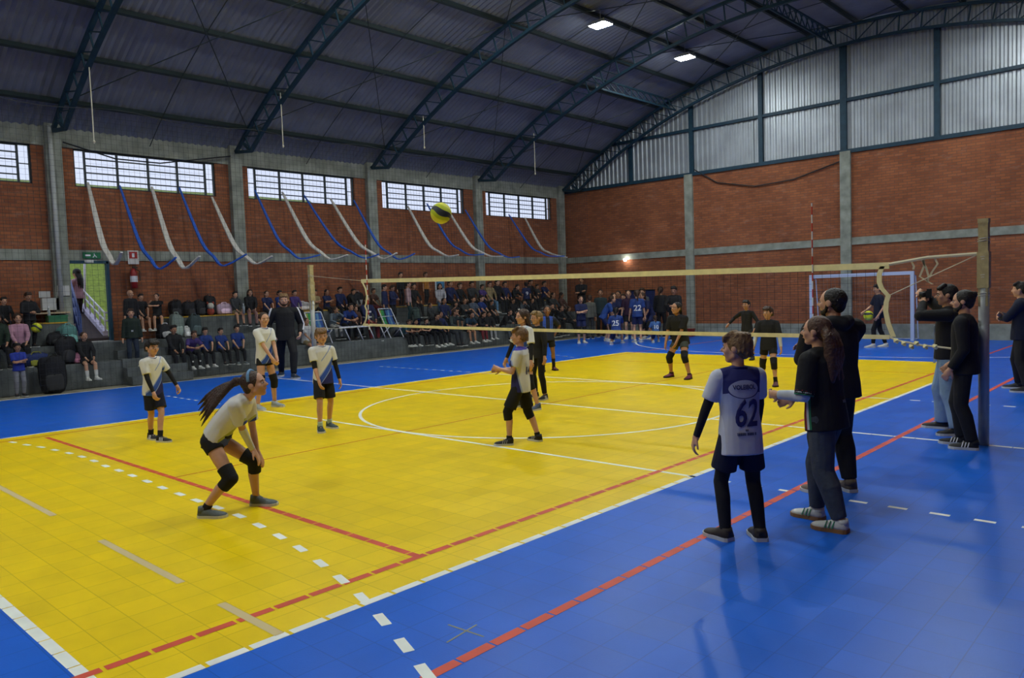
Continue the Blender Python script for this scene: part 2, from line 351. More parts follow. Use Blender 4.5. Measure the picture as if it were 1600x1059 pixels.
for i in range(2, 6):  # wind bracing under the sheets
    y0, y1 = COLY[i], COLY[i+1] if i < 5 else WY-.3
    m = MB()
    for k in range(0, 16, 4):
        pa = [np.array([XS+(RR-.05)*math.sin(PA[q]), 0, ZC+(RR-.05)*math.cos(PA[q])]) for q in (k, k+4)]
        m.bar(pa[0]+[0, y0, 0], pa[1]+[0, y1, 0], .018); m.bar(pa[0]+[0, y1, 0], pa[1]+[0, y0, 0], .018)
    m.build('roof_bracing', PURL, **S)
m = MB()  # lattice strut running along the roof
for (a, y0, y1) in ((math.radians(-18.6), COLY[5], WY-.3), (math.radians(-2.), COLY[5], WY-.3)):
    for y in np.arange(y0, y1-.3, .4):
        p = lambda r, yy: (XS+r*math.sin(a), yy, ZC+r*math.cos(a))
        m.bar(p(RR-.12, y), p(RR-.12, y+.4), .05); m.bar(p(RR-.5, y), p(RR-.5, y+.4), .05); m.bar(p(RR-.12, y), p(RR-.5, y+.4), .025); m.bar(p(RR-.5, y), p(RR-.12, y+.2), .025)
m.build('roof_lattice_strut', STEELB, **S)

# windows
GLASS = bpy.data.materials.new('frosted_louvre_glass'); GLASS.use_nodes = True
N, L = nt(GLASS); N.remove(N['Principled BSDF']); tr = N.new('ShaderNodeBsdfTransparent'); tr.inputs[0].default_value = (.95, .95, 1, 1)
tl = N.new('ShaderNodeBsdfTranslucent'); tl.inputs[0].default_value = (.8, .82, .9, 1); df = N.new('ShaderNodeBsdfGlossy'); df.inputs['Roughness'].default_value = .25; df.inputs[0].default_value = (.8, .8, .9, 1)
ms = N.new('ShaderNodeMixShader'); ms.inputs[0].default_value = .12; m2 = N.new('ShaderNodeMixShader'); m2.inputs[0].default_value = .06
L.new(tr.outputs[0], ms.inputs[1]); L.new(tl.outputs[0], ms.inputs[2]); L.new(ms.outputs[0], m2.inputs[1]); L.new(df.outputs[0], m2.inputs[2]); L.new(m2.outputs[0], N['Material Output'].inputs[0])
WFR = mat('dark_window_steel', (.02, .03, .04), .5)
for k, (y0, y1) in enumerate(WIN):
    root = empty('window_%d' % (k+1), (WX-.08, (y0+y1)/2, ZW0), **S)
    hw = (y1-y0)/2; H_ = ZW1-ZW0; f = MB(); sw = .26
    f.box(-.03, .03, -hw, -hw+.035, 0, H_); f.box(-.03, .03, hw-.035, hw, 0, H_); f.box(-.03, .03, -hw, hw, 0, .03); f.box(-.03, .03, -hw, hw, H_-.03, H_)
    cols = np.linspace(-hw+sw, hw-sw, 5)
    for c in cols: f.box(-.035, .035, c-.02, c+.02, 0, H_)
    for s_ in (-1, 1): f.box(-.02, .02, min(s_*hw, s_*(hw-sw)), max(s_*hw, s_*(hw-sw)), H_*.5-.008, H_*.5+.008)
    f.build('window_frame', WFR, root)
    for ci in range(4):
        pm = MB(); tilt = random.choice([.012, .02, .03]); rows = 5
        for r_ in range(rows):
            z0 = .03+(H_-.06)*r_/rows; z1 = .03+(H_-.06)*(r_+1)/rows; a, b = cols[ci]+.02, cols[ci+1]-.02
            pm.add([(-.02-tilt, a, z0), (-.02-tilt, b, z0), (.0, b, z1), (.0, a, z1)], [(0, 1, 2, 3)], 0)
            pm.box(-.02, .02, a, b, z1-.016, z1+.010, 1)
        pm.build('louvre_pane', [GLASS, WFR], root)
    for s_ in (-1, 1):
        pm = MB(); pm.add([(0, min(s_*hw, s_*(hw-sw)), .02), (0, max(s_*hw, s_*(hw-sw)), .02), (0, max(s_*hw, s_*(hw-sw)), H_-.02), (0, min(s_*hw, s_*(hw-sw)), H_-.02)], [(0, 1, 2, 3)]); pm.build('side_pane', GLASS, root)
# doorway to the ramp
d = empty('door_1', (WX, (DY0+DY1)/2, DZ0), **S); m = MB(); hw = (DY1-DY0)/2; hh = DZ1-DZ0
m.box(-.1, .03, hw-.05, hw+.02, 0, hh); m.box(-.1, .03, -hw-.02, -hw+.03, 0, hh); m.box(-.1, .03, -hw, hw, hh-.05, hh+.03)
m.build('door_frame', mat('teal_door_frame', (.01, .05, .09), .5), d)
m = MB(); m.box(-.2, .06, -hw, hw, -.03, .012); m.build('door_sill', mat('pale_sill', (.45, .45, .43), .7), d)

# bleachers (cast steps), stair, landing
TZ = [0, .56, .97, 1.47]; TXE = [-9.9, -10.65, -11.12, -11.6]
bl = MB()
for (ya, yb) in ((NY, -2.55), (-1.15, WY)):
    bl.box(WX, TXE[1], ya, yb, 0, TZ[1]); bl.box(WX, TXE[2], ya, yb, TZ[1], TZ[2])
for (ya, yb) in ((NY, -3.35), (-1.15, 14.2)):
    bl.box(WX, TXE[3], ya, yb, TZ[2], TZ[3])
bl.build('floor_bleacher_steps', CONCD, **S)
for (ya, yb) in ((NY, -3.35), (-1.15, 14.2)):
    m = MB(); m.box(WX+.01, TXE[3]+.012, ya, yb, TZ[3], TZ[3]+.03); m.build('trim_%d' % (46 if ya < -5 else 47), YEDGE, **S)
st = MB()
for k in range(5): st.box(WX, -11.12+.26*k, -2.55, -1.15, 0 if k == 4 else .97-.194*(k+1), .97-.194*k)
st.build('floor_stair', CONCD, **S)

# outside: landing ramp, rail, grassy bank
RAMPC = mat('lilac_painted_kerb', (.55, .52, .68), .7); RMAT = mat('dark_ramp_floor', (.05, .035, .035), .9)
A_ = hit(165, 517, -12.5, 0); B_ = hit(127, 474, -15.6, 0); dv = B_-A_; sd = nv_ = np.array([dv[1], -dv[0], 0])/math.hypot(dv[0], dv[1])
if sd[1] > 0: sd = -sd
def quadprism(mb, a, b, side, w0, w1, zt, zb, mi=0):
    vs = []
    for p in (a, b):
        for wv in (w0, w1):
            for zz in (zb, zt): vs.append(p+side*wv+np.array([0, 0, zz]))
    mb.add(vs, [(0, 1, 3, 2), (4, 6, 7, 5), (0, 4, 5, 1), (2, 3, 7, 6), (1, 5, 7, 3), (0, 2, 6, 4)], mi)
rp_ = MB(); quadprism(rp_, A_-dv*.05, B_, sd, -.05, 1.9, -.12, -1.2); rp_.build('path_ramp', RMAT, **S)
rk = MB(); quadprism(rk, A_, B_, sd, -.06, .06, .0, -.5); rk.build('trim_50', RAMPC, **S)
rr_ = empty('ramp_railing', A_, label='white tubular handrail along the ramp outside the open doorway', category='railing')
m = MB(); ex = np.array([.1, .28, 0])
for hgt in (.26, .46): m.tube([ex+[0, 0, hgt], (0, 0, hgt), dv+[0, 0, hgt]], .024, 8)
m.build('handrail', WHT, rr_, smooth=True)
for k in range(6):
    m = MB(); m.tube([dv*k/5, dv*k/5+[0, 0, .46]], .022, 8); m.build('post', WHT, rr_, smooth=True)
G0 = hit(128, 532, -12.25, 0); G1 = hit(112, 474, -14.2, 0); gd = G1-G0
r2 = empty('ramp_guard', G0, label='dark blue guard rail on the left side of the ramp seen through the doorway', category='railing')
m = MB()
for hgt in (.12, .36, .6): m.tube([(0, 0, hgt), gd+[0, 0, hgt]], .026, 8)
m.build('handrail', mat('blue_rail_paint', (.03, .06, .22), .5), r2, smooth=True)
for k in range(5):
    m = MB(); m.tube([gd*k/4-[0, 0, .3], gd*k/4+[0, 0, .6]], .026, 8); m.build('post', MATS['blue_rail_paint'], r2, smooth=True)
GR = mat('mown_grass', (.17, .235, .025), .9, noise=.3, nscale=9, bump=.6, bscale=30)
m = MB(); n_ = 30; vs = []
for i in range(n_+1):
    for j in range(n_+1):
        x = -12.6-22*i/n_; y = -16+34*j/n_; z = .1+max(0, (-15.5-x))*.42+.06*math.sin(x*2.1)*math.cos(y*1.7); vs.append((x, y, z-.1 if x > -15 else z))
m.add(vs, [(i*(n_+1)+j, i*(n_+1)+j+1, (i+1)*(n_+1)+j+1, (i+1)*(n_+1)+j) for i in range(n_) for j in range(n_)]); m.build('ground_bank', GR, **S)
m = MB(); m.tube([hit(133, 480, -15.2, 0), hit(132, 400, -15.2, 0)], .03, 8); m.build('ramp_post', WHT, smooth=True, label='white upright post beside the woman on the outdoor ramp', category='post')
# ------------------------------------------------------------------ lamps
LEM = mat('lamp_diffuser', (1, 1, 1), .5, emit=(.93, 1.0, .97, LAMP_STRENGTH))
LNAME = {-4.3: 'row nearer windows', 3.6: 'row away from windows'}
for lx in LAMP_X:
    for li, ly in enumerate(LAMP_Y):
        z = arc(lx)-.42; rt = empty('high_bay_lamp', (lx, ly, z), group='high bay lamps under the roof', category='lamp',
            label='lit high bay lamp under the roof, %s, %s' % (('nearest to the end wall', 'second from the end wall', 'third from the end wall', 'fourth from the end wall', 'fifth from the end wall', 'sixth from the end wall')[5-li], LNAME[lx]))
        m = MB(); m.box(-.27, .27, -.20, .20, .02, .09); m.box(-.2, .2, -.12, .12, .09, .14); m.tube([(0, 0, .14), (0, 0, .42)], .012, 6); m.build('housing', mat('lamp_housing', (.25, .26, .28), .5), rt)
        for sx in (-1, 1):
            m = MB(); m.box(min(sx*.02, sx*.25), max(sx*.02, sx*.25), -.18, .18, .0, .019); m.build('diffuser', LEM, rt)
BULB = mat('bulb_glow', (1, 1, 1), .5, emit=(1, .97, .85, 60))
p = hit(977, 406, WY-.15, 1); rt = empty('wall_lamp', p, label='small bare bulb glowing on the end brick wall above the blue banner', category='lamp')
m = MB(); m.tube([(0, -.06, 0), (0, -.03, 0), (0, .0, 0), (0, .05, 0)], [.02, .06, .06, .02], 10); m.build('bulb', BULB, rt, smooth=True)
m = MB(); m.tube([(0, .05, 0), (0, .15, .03)], .02, 6); m.build('socket', BLK, rt)

# ------------------------------------------------------------------ volleyball posts, net, antennas
WOODP = mat('worn_yellow_wood', (.42, .34, .16), .8, noise=.25, nscale=12)
GALV = mat('galvanised_post', (.36, .37, .36), .5, .3, noise=.1)
def post(x, h, lab):
    r = empty('net_post', (x, 0, 0), label=lab, category='post')
    m = MB(); m.tube([(0, 0, 0), (0, 0, h*.78)], .052, 14); m.build('lower_tube', GALV, r, smooth=True)
    m = MB(); m.box(-.045, .045, -.045, .045, h*.62, h); m.box(-.055, .055, -.055, .055, h*.70, h*.86); m.box(-.05, .05, -.05, .05, h*.985, h+.01); m.build('wooden_extension', WOODP, r)
    m = MB()
    for z in (h*.66, h*.74, h*.82, h*.9): m.tube([(.055*math.cos(a), .055*math.sin(a), z+.004*a) for a in np.linspace(0, 6.2*2, 22)], .006, 5)
    m.build('rope_lashing', ROPEW, r)
    return r
post(-6.56, 2.56, 'slim far net post beside the man in the striped black tracksuit')
post(6.28, 2.40, 'tall worn net post behind the man in black with a hair bun')
XL, XR = -4.72, 5.34
def ztop(x): return 2.19+(2.00-2.19)*(x-XL)/(XR-XL)-.02*math.sin(PI*(x-XL)/(XR-XL))
def zbot(x): return 1.265+(1.145-1.265)*(x-XL)/(XR-XL)-.02*math.sin(PI*(x-XL)/(XR-XL))
nr = empty('volleyball_net', (0, 0, 0), label='volleyball net with cream top and bottom bands stretched across the yellow court', category='net')
m = MB(); xs2 = np.linspace(XL, XR, 30); m.strip([(x, 0, ztop(x)-.035) for x in xs2], (0, 0, 1), .074, .012); m.build('top_band', CREAM, nr)
m = MB(); m.strip([(x, 0, zbot(x)) for x in xs2], (0, 0, 1), .05, .012); m.build('bottom_band', CREAM, nr)
m = MB(); m.strip([(XL+.03, 0, ztop(XL)-.05), (XL+.13, 0, 2.0), (XL+.17, 0, 1.85), (XL+.13, 0, 1.7), (XL+.09, 0, 1.64), (XL+.14, 0, 1.55), (XL+.12, 0, 1.4), (XL+.03, 0, zbot(XL))], (1, 0, 0), .045, .01); m.build('side_band', CREAM, nr)
SB = [hit(x, y, 0, 1) for x, y in ((1379,416),(1374,428),(1374,441),(1378,451),(1388,462),(1385,472),(1384,486),(1388,505),(1396,526))]
m = MB(); m.strip(SB, (1, 0, 0), .055, .012); m.build('side_band', CREAM, nr)
m = MB(); s_ = .1; SBx = np.array([[p[2], p[0]] for p in SB[::-1]])
def xr_at(z): return float(np.interp(z, SBx[:, 0], SBx[:, 1]))
NETB = mat('black_net_twine', (.01, .01, .012), .8)
for x in np.arange(XL+.1, XR-.03, s_):
    z1 = ztop(x)-.05; z0 = zbot(x); m.bar((x, 0, z0), (x, 0, z1), .0026)
for k in range(1, 9):
    m.strip([(x, 0, zbot(x)+(ztop(x)-.05-zbot(x))*k/9) for x in np.linspace(XL+.12, min(XR-.03, xr_at(1.15+.095*k)), 12)], (0, 0, 1), .0026, .0026)
m.build('mesh_panel', NETB, nr)
m = MB()
TR = mat('pale_rope_2', (.62, .56, .38), .8)
def rope(mb, pts, r=.006, sag=0, n=8):
    for a, b in zip(pts[:-1], pts[1:]):
        a, b = np.array(a, float), np.array(b, float); mb.tube([a+(b-a)*t-np.array([0, 0, sag*4*t*(1-t)]) for t in np.linspace(0, 1, n)], r, 6)
m = MB(); rope(m, [(XR, 0, ztop(XR)-.02), hit(1450, 402, 0, 1), hit(1530, 396, 0, 1)], .02, .0); m.build('tension_rope', TR, nr)
m = MB(); rope(m, [SB[4], hit(1525, 399, 0, 1)], .006); m.build('tension_rope', TR, nr)
m = MB(); rope(m, [(XR, 0, zbot(XR)), hit(1420, 535, 0, 1), hit(1461, 541, 0, 1), (6.25, 0, 1.02)], .012, .01); m.build('tension_rope', TR, nr)
m = MB(); rope(m, [(XL, 0, ztop(XL)-.03), (-6.52, 0, 2.33)], .004, .0); m.build('tension_rope', TR, nr)
m = MB(); rope(m, [(XL, 0, zbot(XL)), hit(545, 512, 0, 1), (-6.52, 0, 1.2)], .006, .02)
m.build('tension_rope', TR, nr)
for px, py in ((1400,532),(1412,536),(1424,541),(1432,536),(1461,541),(1446,541)):
    m = MB(); q = hit(px, py, 0, 1); m.tube([q+[-.02, 0, .02], q, q+[.015, .01, -.03]], [.012, .03, .012], 6); m.build('rope_knot', CREAM, nr)
m = MB()
for pts in (((1440,405),(1447,418),(1451,432),(1449,440)), ((1461,404),(1465,412),(1456,425),(1452,434)), ((1424,408),(1428,416),(1427,421)), ((1443,403),(1444,415),(1437,432),(1457,444))):
    m.strip([hit(x, y, .02, 1) for x, y in pts], (1, 0, 0), .022, .003)
m.build('loose_tape', mat('frayed_cream_tape', (.6, .55, .36), .8), nr)
AW, AR = mat('antenna_white', (.75, .75, .72), .4), mat('antenna_red', (.5, .03, .02), .4)
for x, z0, z1, lab in ((-4.5, 1.17, 2.96, 'thin red and white antenna on the far end of the net'), (4.47, 1.12, 2.76, 'thin red and white antenna on the near end of the net')):
    m = MB(); k = 0; z = z0
    while z < z1: m.tube([(x, -.02, z), (x, -.02, min(z+.1, z1))], .008, 6, mi=k % 2); z += .1; k += 1
    m.build('net_antenna', [AW, AR], label=lab, category='antenna')

# ------------------------------------------------------------------ handball goal
gr = empty('handball_goal', (-.03, 15.05, 0), label='pale blue-white handball goal with net standing against the end wall', category='goal')
m = MB(); m.box(-1.56, -1.46, -.04, .04, 0, 2.04); m.build('goal_post', mat('pale_blue_enamel', (.42, .50, .70), .4), gr)
m = MB(); m.box(1.4, 1.5, -.04, .04, 0, 2.04); m.build('goal_post', MATS['pale_blue_enamel'], gr)
m = MB(); m.box(-1.46, 1.4, -.04, .04, 1.94, 2.04); m.build('crossbar', MATS['pale_blue_enamel'], gr)
m = MB()
for x in (-1.5, 1.44): m.tube([(x, 0, 1.98), (x, .35, 1.9), (x, .6, .02)], .018, 6); m.tube([(x, .6, .02), (x, 0, .02)], .018, 6)
m.tube([(-1.5, .6, .02), (1.44, .6, .02)], .018, 6); m.build('back_frame', MATS['pale_blue_enamel'], gr)
m = MB()
for x in np.arange(-1.5, 1.45, .12): m.bar((x, .35, 1.9), (x, .58, .02), .003)
for k in range(16): z = .05+.12*k; m.bar((-1.5, .58-.23*z/1.9, z), (1.44, .58-.23*z/1.9, z), .003)
for x in (-1.5, 1.44):
    for k in range(16): z = .05+.12*k; m.bar((x, 0, z), (x, .58-.23*z/1.9, z), .003)
m.build('goal_net', mat('grey_goal_twine', (.2, .2, .22), .8), gr)

# ------------------------------------------------------------------ ball in the air, ball in a hand
def vball(name, loc, r, lab, rot=(0, 0, 0)):
    m = bpy.data.materials.get('volleyball_panels')
    if not m:
        m = mat('volleyball_panels', (.5, .6, .02), .45, bump=.3, bscale=200); N, L = nt(m); b = N['Principled BSDF']
        tc = N.new('ShaderNodeTexCoord'); sx = N.new('ShaderNodeSeparateXYZ'); L.new(tc.outputs['Object'], sx.inputs[0])
        no = N.new('ShaderNodeVectorMath'); no.operation = 'NORMALIZE'; L.new(tc.outputs['Object'], no.inputs[0]); L.new(no.outputs[0], sx.inputs[0])
        wv = N.new('ShaderNodeMath'); wv.operation = 'SINE'; mu = N.new('ShaderNodeMath'); mu.operation = 'MULTIPLY'; mu.inputs[1].default_value = 2.2
        L.new(sx.outputs['Y'], mu.inputs[0]); L.new(mu.outputs[0], wv.inputs[0]); mm = N.new('ShaderNodeMath'); mm.operation = 'MULTIPLY'; mm.inputs[1].default_value = .45; L.new(wv.outputs[0], mm.inputs[0])
        ad = N.new('ShaderNodeMath'); ad.operation = 'ADD'; L.new(sx.outputs['Z'], ad.inputs[0]); L.new(mm.outputs[0], ad.inputs[1])
        ab = N.new('ShaderNodeMath'); ab.operation = 'ABSOLUTE'; L.new(ad.outputs[0], ab.inputs[0]); cr_ = N.new('ShaderNodeValToRGB'); cr_.color_ramp.interpolation = 'CONSTANT'
        cr_.color_ramp.elements[0].color = (.03, .035, .04, 1); e = cr_.color_ramp.elements[1]; e.position = .24; e.color = (.62, .66, .015, 1)
        e2 = cr_.color_ramp.elements.new(.27); e2.color = (.50, .58, .01, 1); e3 = cr_.color_ramp.elements.new(.62); e3.color = (.75, .74, .05, 1)
        L.new(ab.outputs[0], cr_.inputs[0]); L.new(cr_.outputs[0], b.inputs['Base Color'])
    bmm = bmesh.new(); bmesh.ops.create_icosphere(bmm, subdivisions=4, radius=r)
    me = bpy.data.meshes.new(name); bmm.to_mesh(me); bmm.free(); me.materials.append(m); me.polygons.foreach_set('use_smooth', [True]*len(me.polygons))
    o = link(name, me, label=lab, category='ball'); o.location = [float(c) for c in loc]; o.rotation_euler = rot; return o
dd = hit(689, 333, 3.0)-CAM; dd /= np.linalg.norm(dd); ball_pos = CAM+dd*8.0
vball('volleyball', ball_pos, .108, 'yellow and dark volleyball in mid air above the net', (.5, .5, .9))
vball('volleyball', hit(1357, 493, 11.9, 1), .125, 'yellow-green ball carried low by the boy walking in front of the goal')
vball('volleyball', hit(57, 512, -11.25, 0), .11, 'yellow-green ball resting on the steps behind the woman in pink')

# ------------------------------------------------------------------ safety net in front of the stands
SN = mat('safety_net_twine', (.035, .04, .045), .9)
m = MB(); y0, y1, zt = -9.5, 14.6, 6.05; c_ = .115
for y in np.arange(y0, y1, c_): m.bar((-9.95+.03*math.sin(y*1.3), y, .05), (-9.95+.05*math.sin(y*.7), y, zt+.06*math.sin(y*1.9)), .0034)
for z in np.arange(.1, zt, c_): m.bar((-9.95, y0, z), (-9.95, y1, z), .0030)
m.tube([(-9.95, y, zt+.05+.06*math.sin(y*1.9)) for y in np.arange(y0, y1, .3)], .008, 5)
m.build('safety_net', SN, label='fine dark safety net hung in front of the stands along the court', category='safety net')

# ------------------------------------------------------------------ paper streamers: from wall to safety net
SW, SBL = mat('pale_streamer_fabric', (.55, .53, .50), .7), mat('blue_streamer_fabric', (.02, .10, .50), .6)
ST = [('w',137,285,180,413,190,394),('b',187,290,250,420,275,402),('w',237,292,290,419,312,400),('b',280,293,350,415,385,397),('w',331,308,402,412,425,400),
      ('b',398,297,470,404,500,398),('w',441,300,518,405,543,398),('b',475,305,570,403,592,397),('w',516,310,600,404,620,395),('b',553,313,625,405,648,396),
      ('w',637,322,700,400,716,398),('b',667,318,735,398,756,397),('w',700,328,768,400,786,400),('b',727,328,795,402,812,401),('b',795,335,860,400,882,400),('w',820,340,868,398,886,402)]
ORD = ['first', 'second', 'third', 'fourth', 'fifth', 'sixth', 'seventh', 'eighth', 'ninth']; cw = cb = 0
for (c, x0, y0_, xm, ym, x1, y1_) in ST:
    a = hit(x0, y0_, -12.05, 0); b = hit(x1, y1_, -9.97, 0); mid = hit(xm, ym, -10.35, 0)
    # smooth path steeply down from the window, low belly near the net, short rise to the net
    P0, P3 = a, b; q1 = a*.52+mid*.48+np.array([.05, -.03, -.42]); q2 = a*.22+mid*.78+np.array([.0, -.02, -.22])
    ctl = np.array([P0, q1, q2, mid+[-.0, 0, -.0], P3]); tt = [0, .4, .66, .88, 1]
    pts = []
    for t_ in np.linspace(0, 1, 28):
        i = min(max(np.searchsorted(tt, t_)-1, 0), 3); u = (t_-tt[i])/(tt[i+1]-tt[i]); p0 = ctl[max(i-1, 0)]; p1 = ctl[i]; p2 = ctl[i+1]; p3 = ctl[min(i+2, 4)]
        pts.append(.5*((2*p1)+(-p0+p2)*u+(2*p0-5*p1+4*p2-p3)*u*u+(-p0+3*p1-3*p2+p3)*u**3))
    ws = [(.025+.105*math.sin(PI*(.04+.9*i/27))**.7) * (1 if c == 'w' else .62) for i in range(28)]
    m = MB(); m.strip(pts, (0, 1, 0), ws, .035)
    if c == 'w': cw += 1; lab = 'pale streamer looping down from the windows, %s pale one from the doorway' % ORD[cw-1]
    else: cb += 1; lab = 'blue streamer looping down from the windows, %s blue one from the doorway' % ORD[cb-1]
    m.build('streamer', SW if c == 'w' else SBL, label=lab, category='streamer', group='fabric streamers below the windows')

# hanging ropes from trusses
for i, (x0, y0_, x1, y1_, yt, far) in enumerate(((139,102,148,221,-3.28,'above the first window'), (438,145,437,230,1.25,'above the second window'), (661,180,661,231,5.86,'above the third window'), (834,208,834,272,10.66,'above the fourth window'))):
    a = hit(x0, y0_, yt, 1); m = MB(); b = hit(x1, y1_, a[0], 0) if False else np.array([a[0], a[1], hit(x1, y1_, yt, 1)[2]])
    m.tube([a, (a+b)/2+[.01, .0, 0], b], .012, 6); m.tube([b+[0, 0, .04], b+[.01, 0, 0], b+[0, 0, -.04]], [.01, .028, .008], 6)
    m.build('hanging_rope', ROPEW, label='pale rope with a knot hanging from the roof truss %s' % far, category='rope')
m = MB(); m.tube([hit(1085, 265, WY-.05, 1), hit(1120, 285, WY-.05, 1), hit(1180, 291, WY-.05, 1), hit(1240, 280, WY-.05, 1), hit(1318, 250, WY-.05, 1)], .02, 6)
m.build('wall_cable', BLK, label='black cable sagging across the upper brick of the end wall', category='cable')
m = MB(); m.tube([hit(98, 222, COLX, 0), hit(180, 248, COLX, 0), hit(250, 255, COLX, 0), hit(360, 244, COLX, 0)], .018, 6)
m.build('wall_cable', BLK, label='black cable sagging over the first wide window', category='cable')
m = MB(); m.tube([(COLX+.06, COLY[2]-.08, 1.6), (COLX+.06, COLY[2]-.08, 6.05)], .05, 12)
m.build('downpipe', mat('pale_pvc_pipe', (.40, .42, .42), .5), smooth=True, label='pale grey downpipe on the column left of the doorway', category='pipe')

# wall signs, extinguisher, banner, boxes
def panel(name, px, py, x, w_, h_, col, lab, cat, text=None, tcol=(.02, .02, .02), ts=.05, axis=0, t=.012):
    p = hit(px, py, x, axis); r = empty(name, p, label=lab, category=cat) if text else None
    m = MB()
    if axis == 0: m.box(0, t, -w_/2, w_/2, -h_/2, h_/2)
    else: m.box(-w_/2, w_/2, -t, 0, -h_/2, h_/2)
    mt = mat(name+'_face', col, .6)
    if not text:
        o = m.build(name, mt, label=lab, category=cat); o.location = [float(c) for c in p]; return o
    m.build('board', mt, r)
    for k, line in enumerate(text):
        cu = bpy.data.curves.new('lettering', 'FONT'); cu.body = line; cu.size = ts; cu.align_x = 'CENTER'; cu.align_y = 'CENTER'; cu.extrude = .001
        o = link('lettering', cu, r); cu.materials.append(mat('ink%d' % int(tcol[0]*100), tcol, .6))
        zz = h_/2-(k+.5)*h_/len(text)
        if axis == 0: o.rotation_euler = (PI/2, 0, PI/2); o.location = (t+.002, 0, zz)
        else: o.rotation_euler = (PI/2, 0, 0); o.location = (0, -t-.002, zz)
    return r
p = hit(143, 399, WX+.05, 0); r = empty('exit_sign', p, label='small green exit sign over the doorway', category='sign')
m = MB(); m.box(0, .02, -.2, .2, -.075, .075); m.build('board', mat('sign_green', (.015, .16, .07), .6), r)
m = MB(); m.box(.021, .024, -.15, -.03, -.02, .02); m.tube([(.022, .05, .045), (.022, .06, .0), (.022, .02, -.05)], .012, 5); m.tube([(.022, .06, 0), (.022, .11, -.045)], .012, 5); m.build('pictogram', WHT, r)
panel('notice', 139, 408, WX+.03, .2, .07, (.5, .5, .5), 'small white notice under the exit sign', 'sign')
p = hit(208, 402, WX+.05, 0); r = empty('extinguisher_sign', p, label='red and white fire extinguisher sign above the extinguisher', category='sign')
m = MB(); m.box(0, .01, -.13, .13, -.17, .17); m.build('board', mat('sign_white', (.6, .58, .56), .6), r)
m = MB(); m.box(.011, .014, -.10, .10, -.03, .14); m.build('red_square', mat('sign_red', (.35, .02, .02), .5), r)
m = MB(); m.box(.015, .017, -.03, .03, -.0, .1); m.build('pictogram', WHT, r)
p = hit(209, 433, WX+.12, 0); r = empty('fire_extinguisher', p, label='red fire extinguisher hanging on the brick wall right of the doorway', category='fire extinguisher')
RED = mat('extinguisher_red', (.28, .015, .015), .35)
m = MB(); m.tube([(0, 0, -.28), (0, 0, -.27), (0, 0, .12), (0, 0, .18), (0, 0, .22)], [.06, .085, .085, .06, .03], 14); m.build('cylinder_body', RED, r, smooth=True)
m = MB(); m.box(-.02, .03, -.02, .1, .22, .25); m.box(-.02, .02, -.02, .08, .27, .285); m.build('valve_handle', BLK, r)
m = MB(); m.tube([(.02, .03, .22), (.04, .13, .15), (.04, .13, -.1)], .012, 6); m.build('hose', BLK, r)
m = MB(); m.tube([(0, 0, -.12), (0, 0, .03)], .087, 14); m.build('label_band', WHT, r)
panel('notice', 69.5, 460, WX+.02, .24, .15, (.42, .40, .42), 'white and red notice on the brick, left of the column by the doorway', 'sign')
panel('wall_box', 79, 475, WX+.02, .42, .28, (.45, .46, .46), 'pale rectangular box mounted on the brick below the notice', 'box', t=.14)
panel('notice', 99, 454, COLX+.01, .26, .24, (.42, .46, .52), 'white and blue notice on the column left of the doorway', 'sign')
m = MB(); m.box(-.1, .25, -.45, .4, -.02, .02); o = m.build('wall_shelf', mat('pale_wood', (.45, .33, .2), .6), label='narrow wooden shelf under the pale wall box', category='shelf'); o.location = [float(c) for c in hit(75, 489, WX+.12, 0)]
p = hit(1001, 484, WY-.03, 1); r = empty('banner', p, label='plain dark blue banner hung low on the end wall behind the players in blue', category='banner')
m = MB(); m.box(-.65, .65, -.02, .02, -.75, .75); m.build('cloth', mat('banner_navy', (.012, .02, .09), .8), r)
m = MB(); m.tube([(-.68, -.03, .76), (.68, -.03, .76)], .02, 8); m.build('rod', BLK, r)
p = hit(1076, 518, WY-.35, 1); m = MB(); m.box(-.17, .17, -.14, .14, -.12, .14); m.box(-.19, .19, -.16, .16, .12, .16); o = m.build('crate', mat('dark_red_plastic', (.22, .02, .015), .5), label='small dark red crate at the foot of the end wall beside the column', category='crate'); o.location = [float(p[0]), float(p[1]), .13]
p = hit(661, 456, WX+.05, 0); 
m = MB(); m.box(0, .02, -.22, .22, -.3, .3, 0); m.box(.021, .024, -.16, .2, .0, .25, 1); o = m.build('poster', [mat('poster_white', (.5, .53, .55), .6), mat('poster_blue', (.05, .2, .4), .6)], label='white and blue poster on the wall behind the woman in the white top', category='poster'); o.location = [float(c) for c in hit(687, 450, WX+.03, 0)]

# folding table + striped deck chairs on the first step
def ellips(mb, c, r, n=12, mi=0):
    vs = []; fs = []
    for i in range(1, n):
        for k in range(n*2):
            a = PI*i/n; b = PI*k/n; vs.append((c[0]+r[0]*math.sin(a)*math.cos(b), c[1]+r[1]*math.sin(a)*math.sin(b), c[2]+r[2]*math.cos(a)))
    w_ = n*2
    for i in range(n-2):
        for k in range(w_): fs.append((i*w_+k, (i+1)*w_+k, (i+1)*w_+(k+1) % w_, i*w_+(k+1) % w_))
    t = len(vs); vs += [(c[0], c[1], c[2]+r[2]), (c[0], c[1], c[2]-r[2])]
    for k in range(w_): fs.append((t, k, (k+1) % w_)); fs.append((t+1, (n-2)*w_+(k+1) % w_, (n-2)*w_+k))
    mb.add(vs, fs, mi)
ya, yb = hit(531, 510, -10.6, 0)[1], hit(603, 503, -10.6, 0)[1]; zt_ = hit(560, 509, -10.6, 0)[2]
r = empty('folding_table', (-10.80, (ya+yb)/2, .56), label='long folding table with white edge in front of the seated group near the far post', category='table')
m = MB(); L_ = (yb-ya)/2; m.box(-.06, .16, -L_, L_, zt_-.6, zt_-.56); m.build('tabletop', mat('dark_table_top', (.05, .05, .06), .5), r)
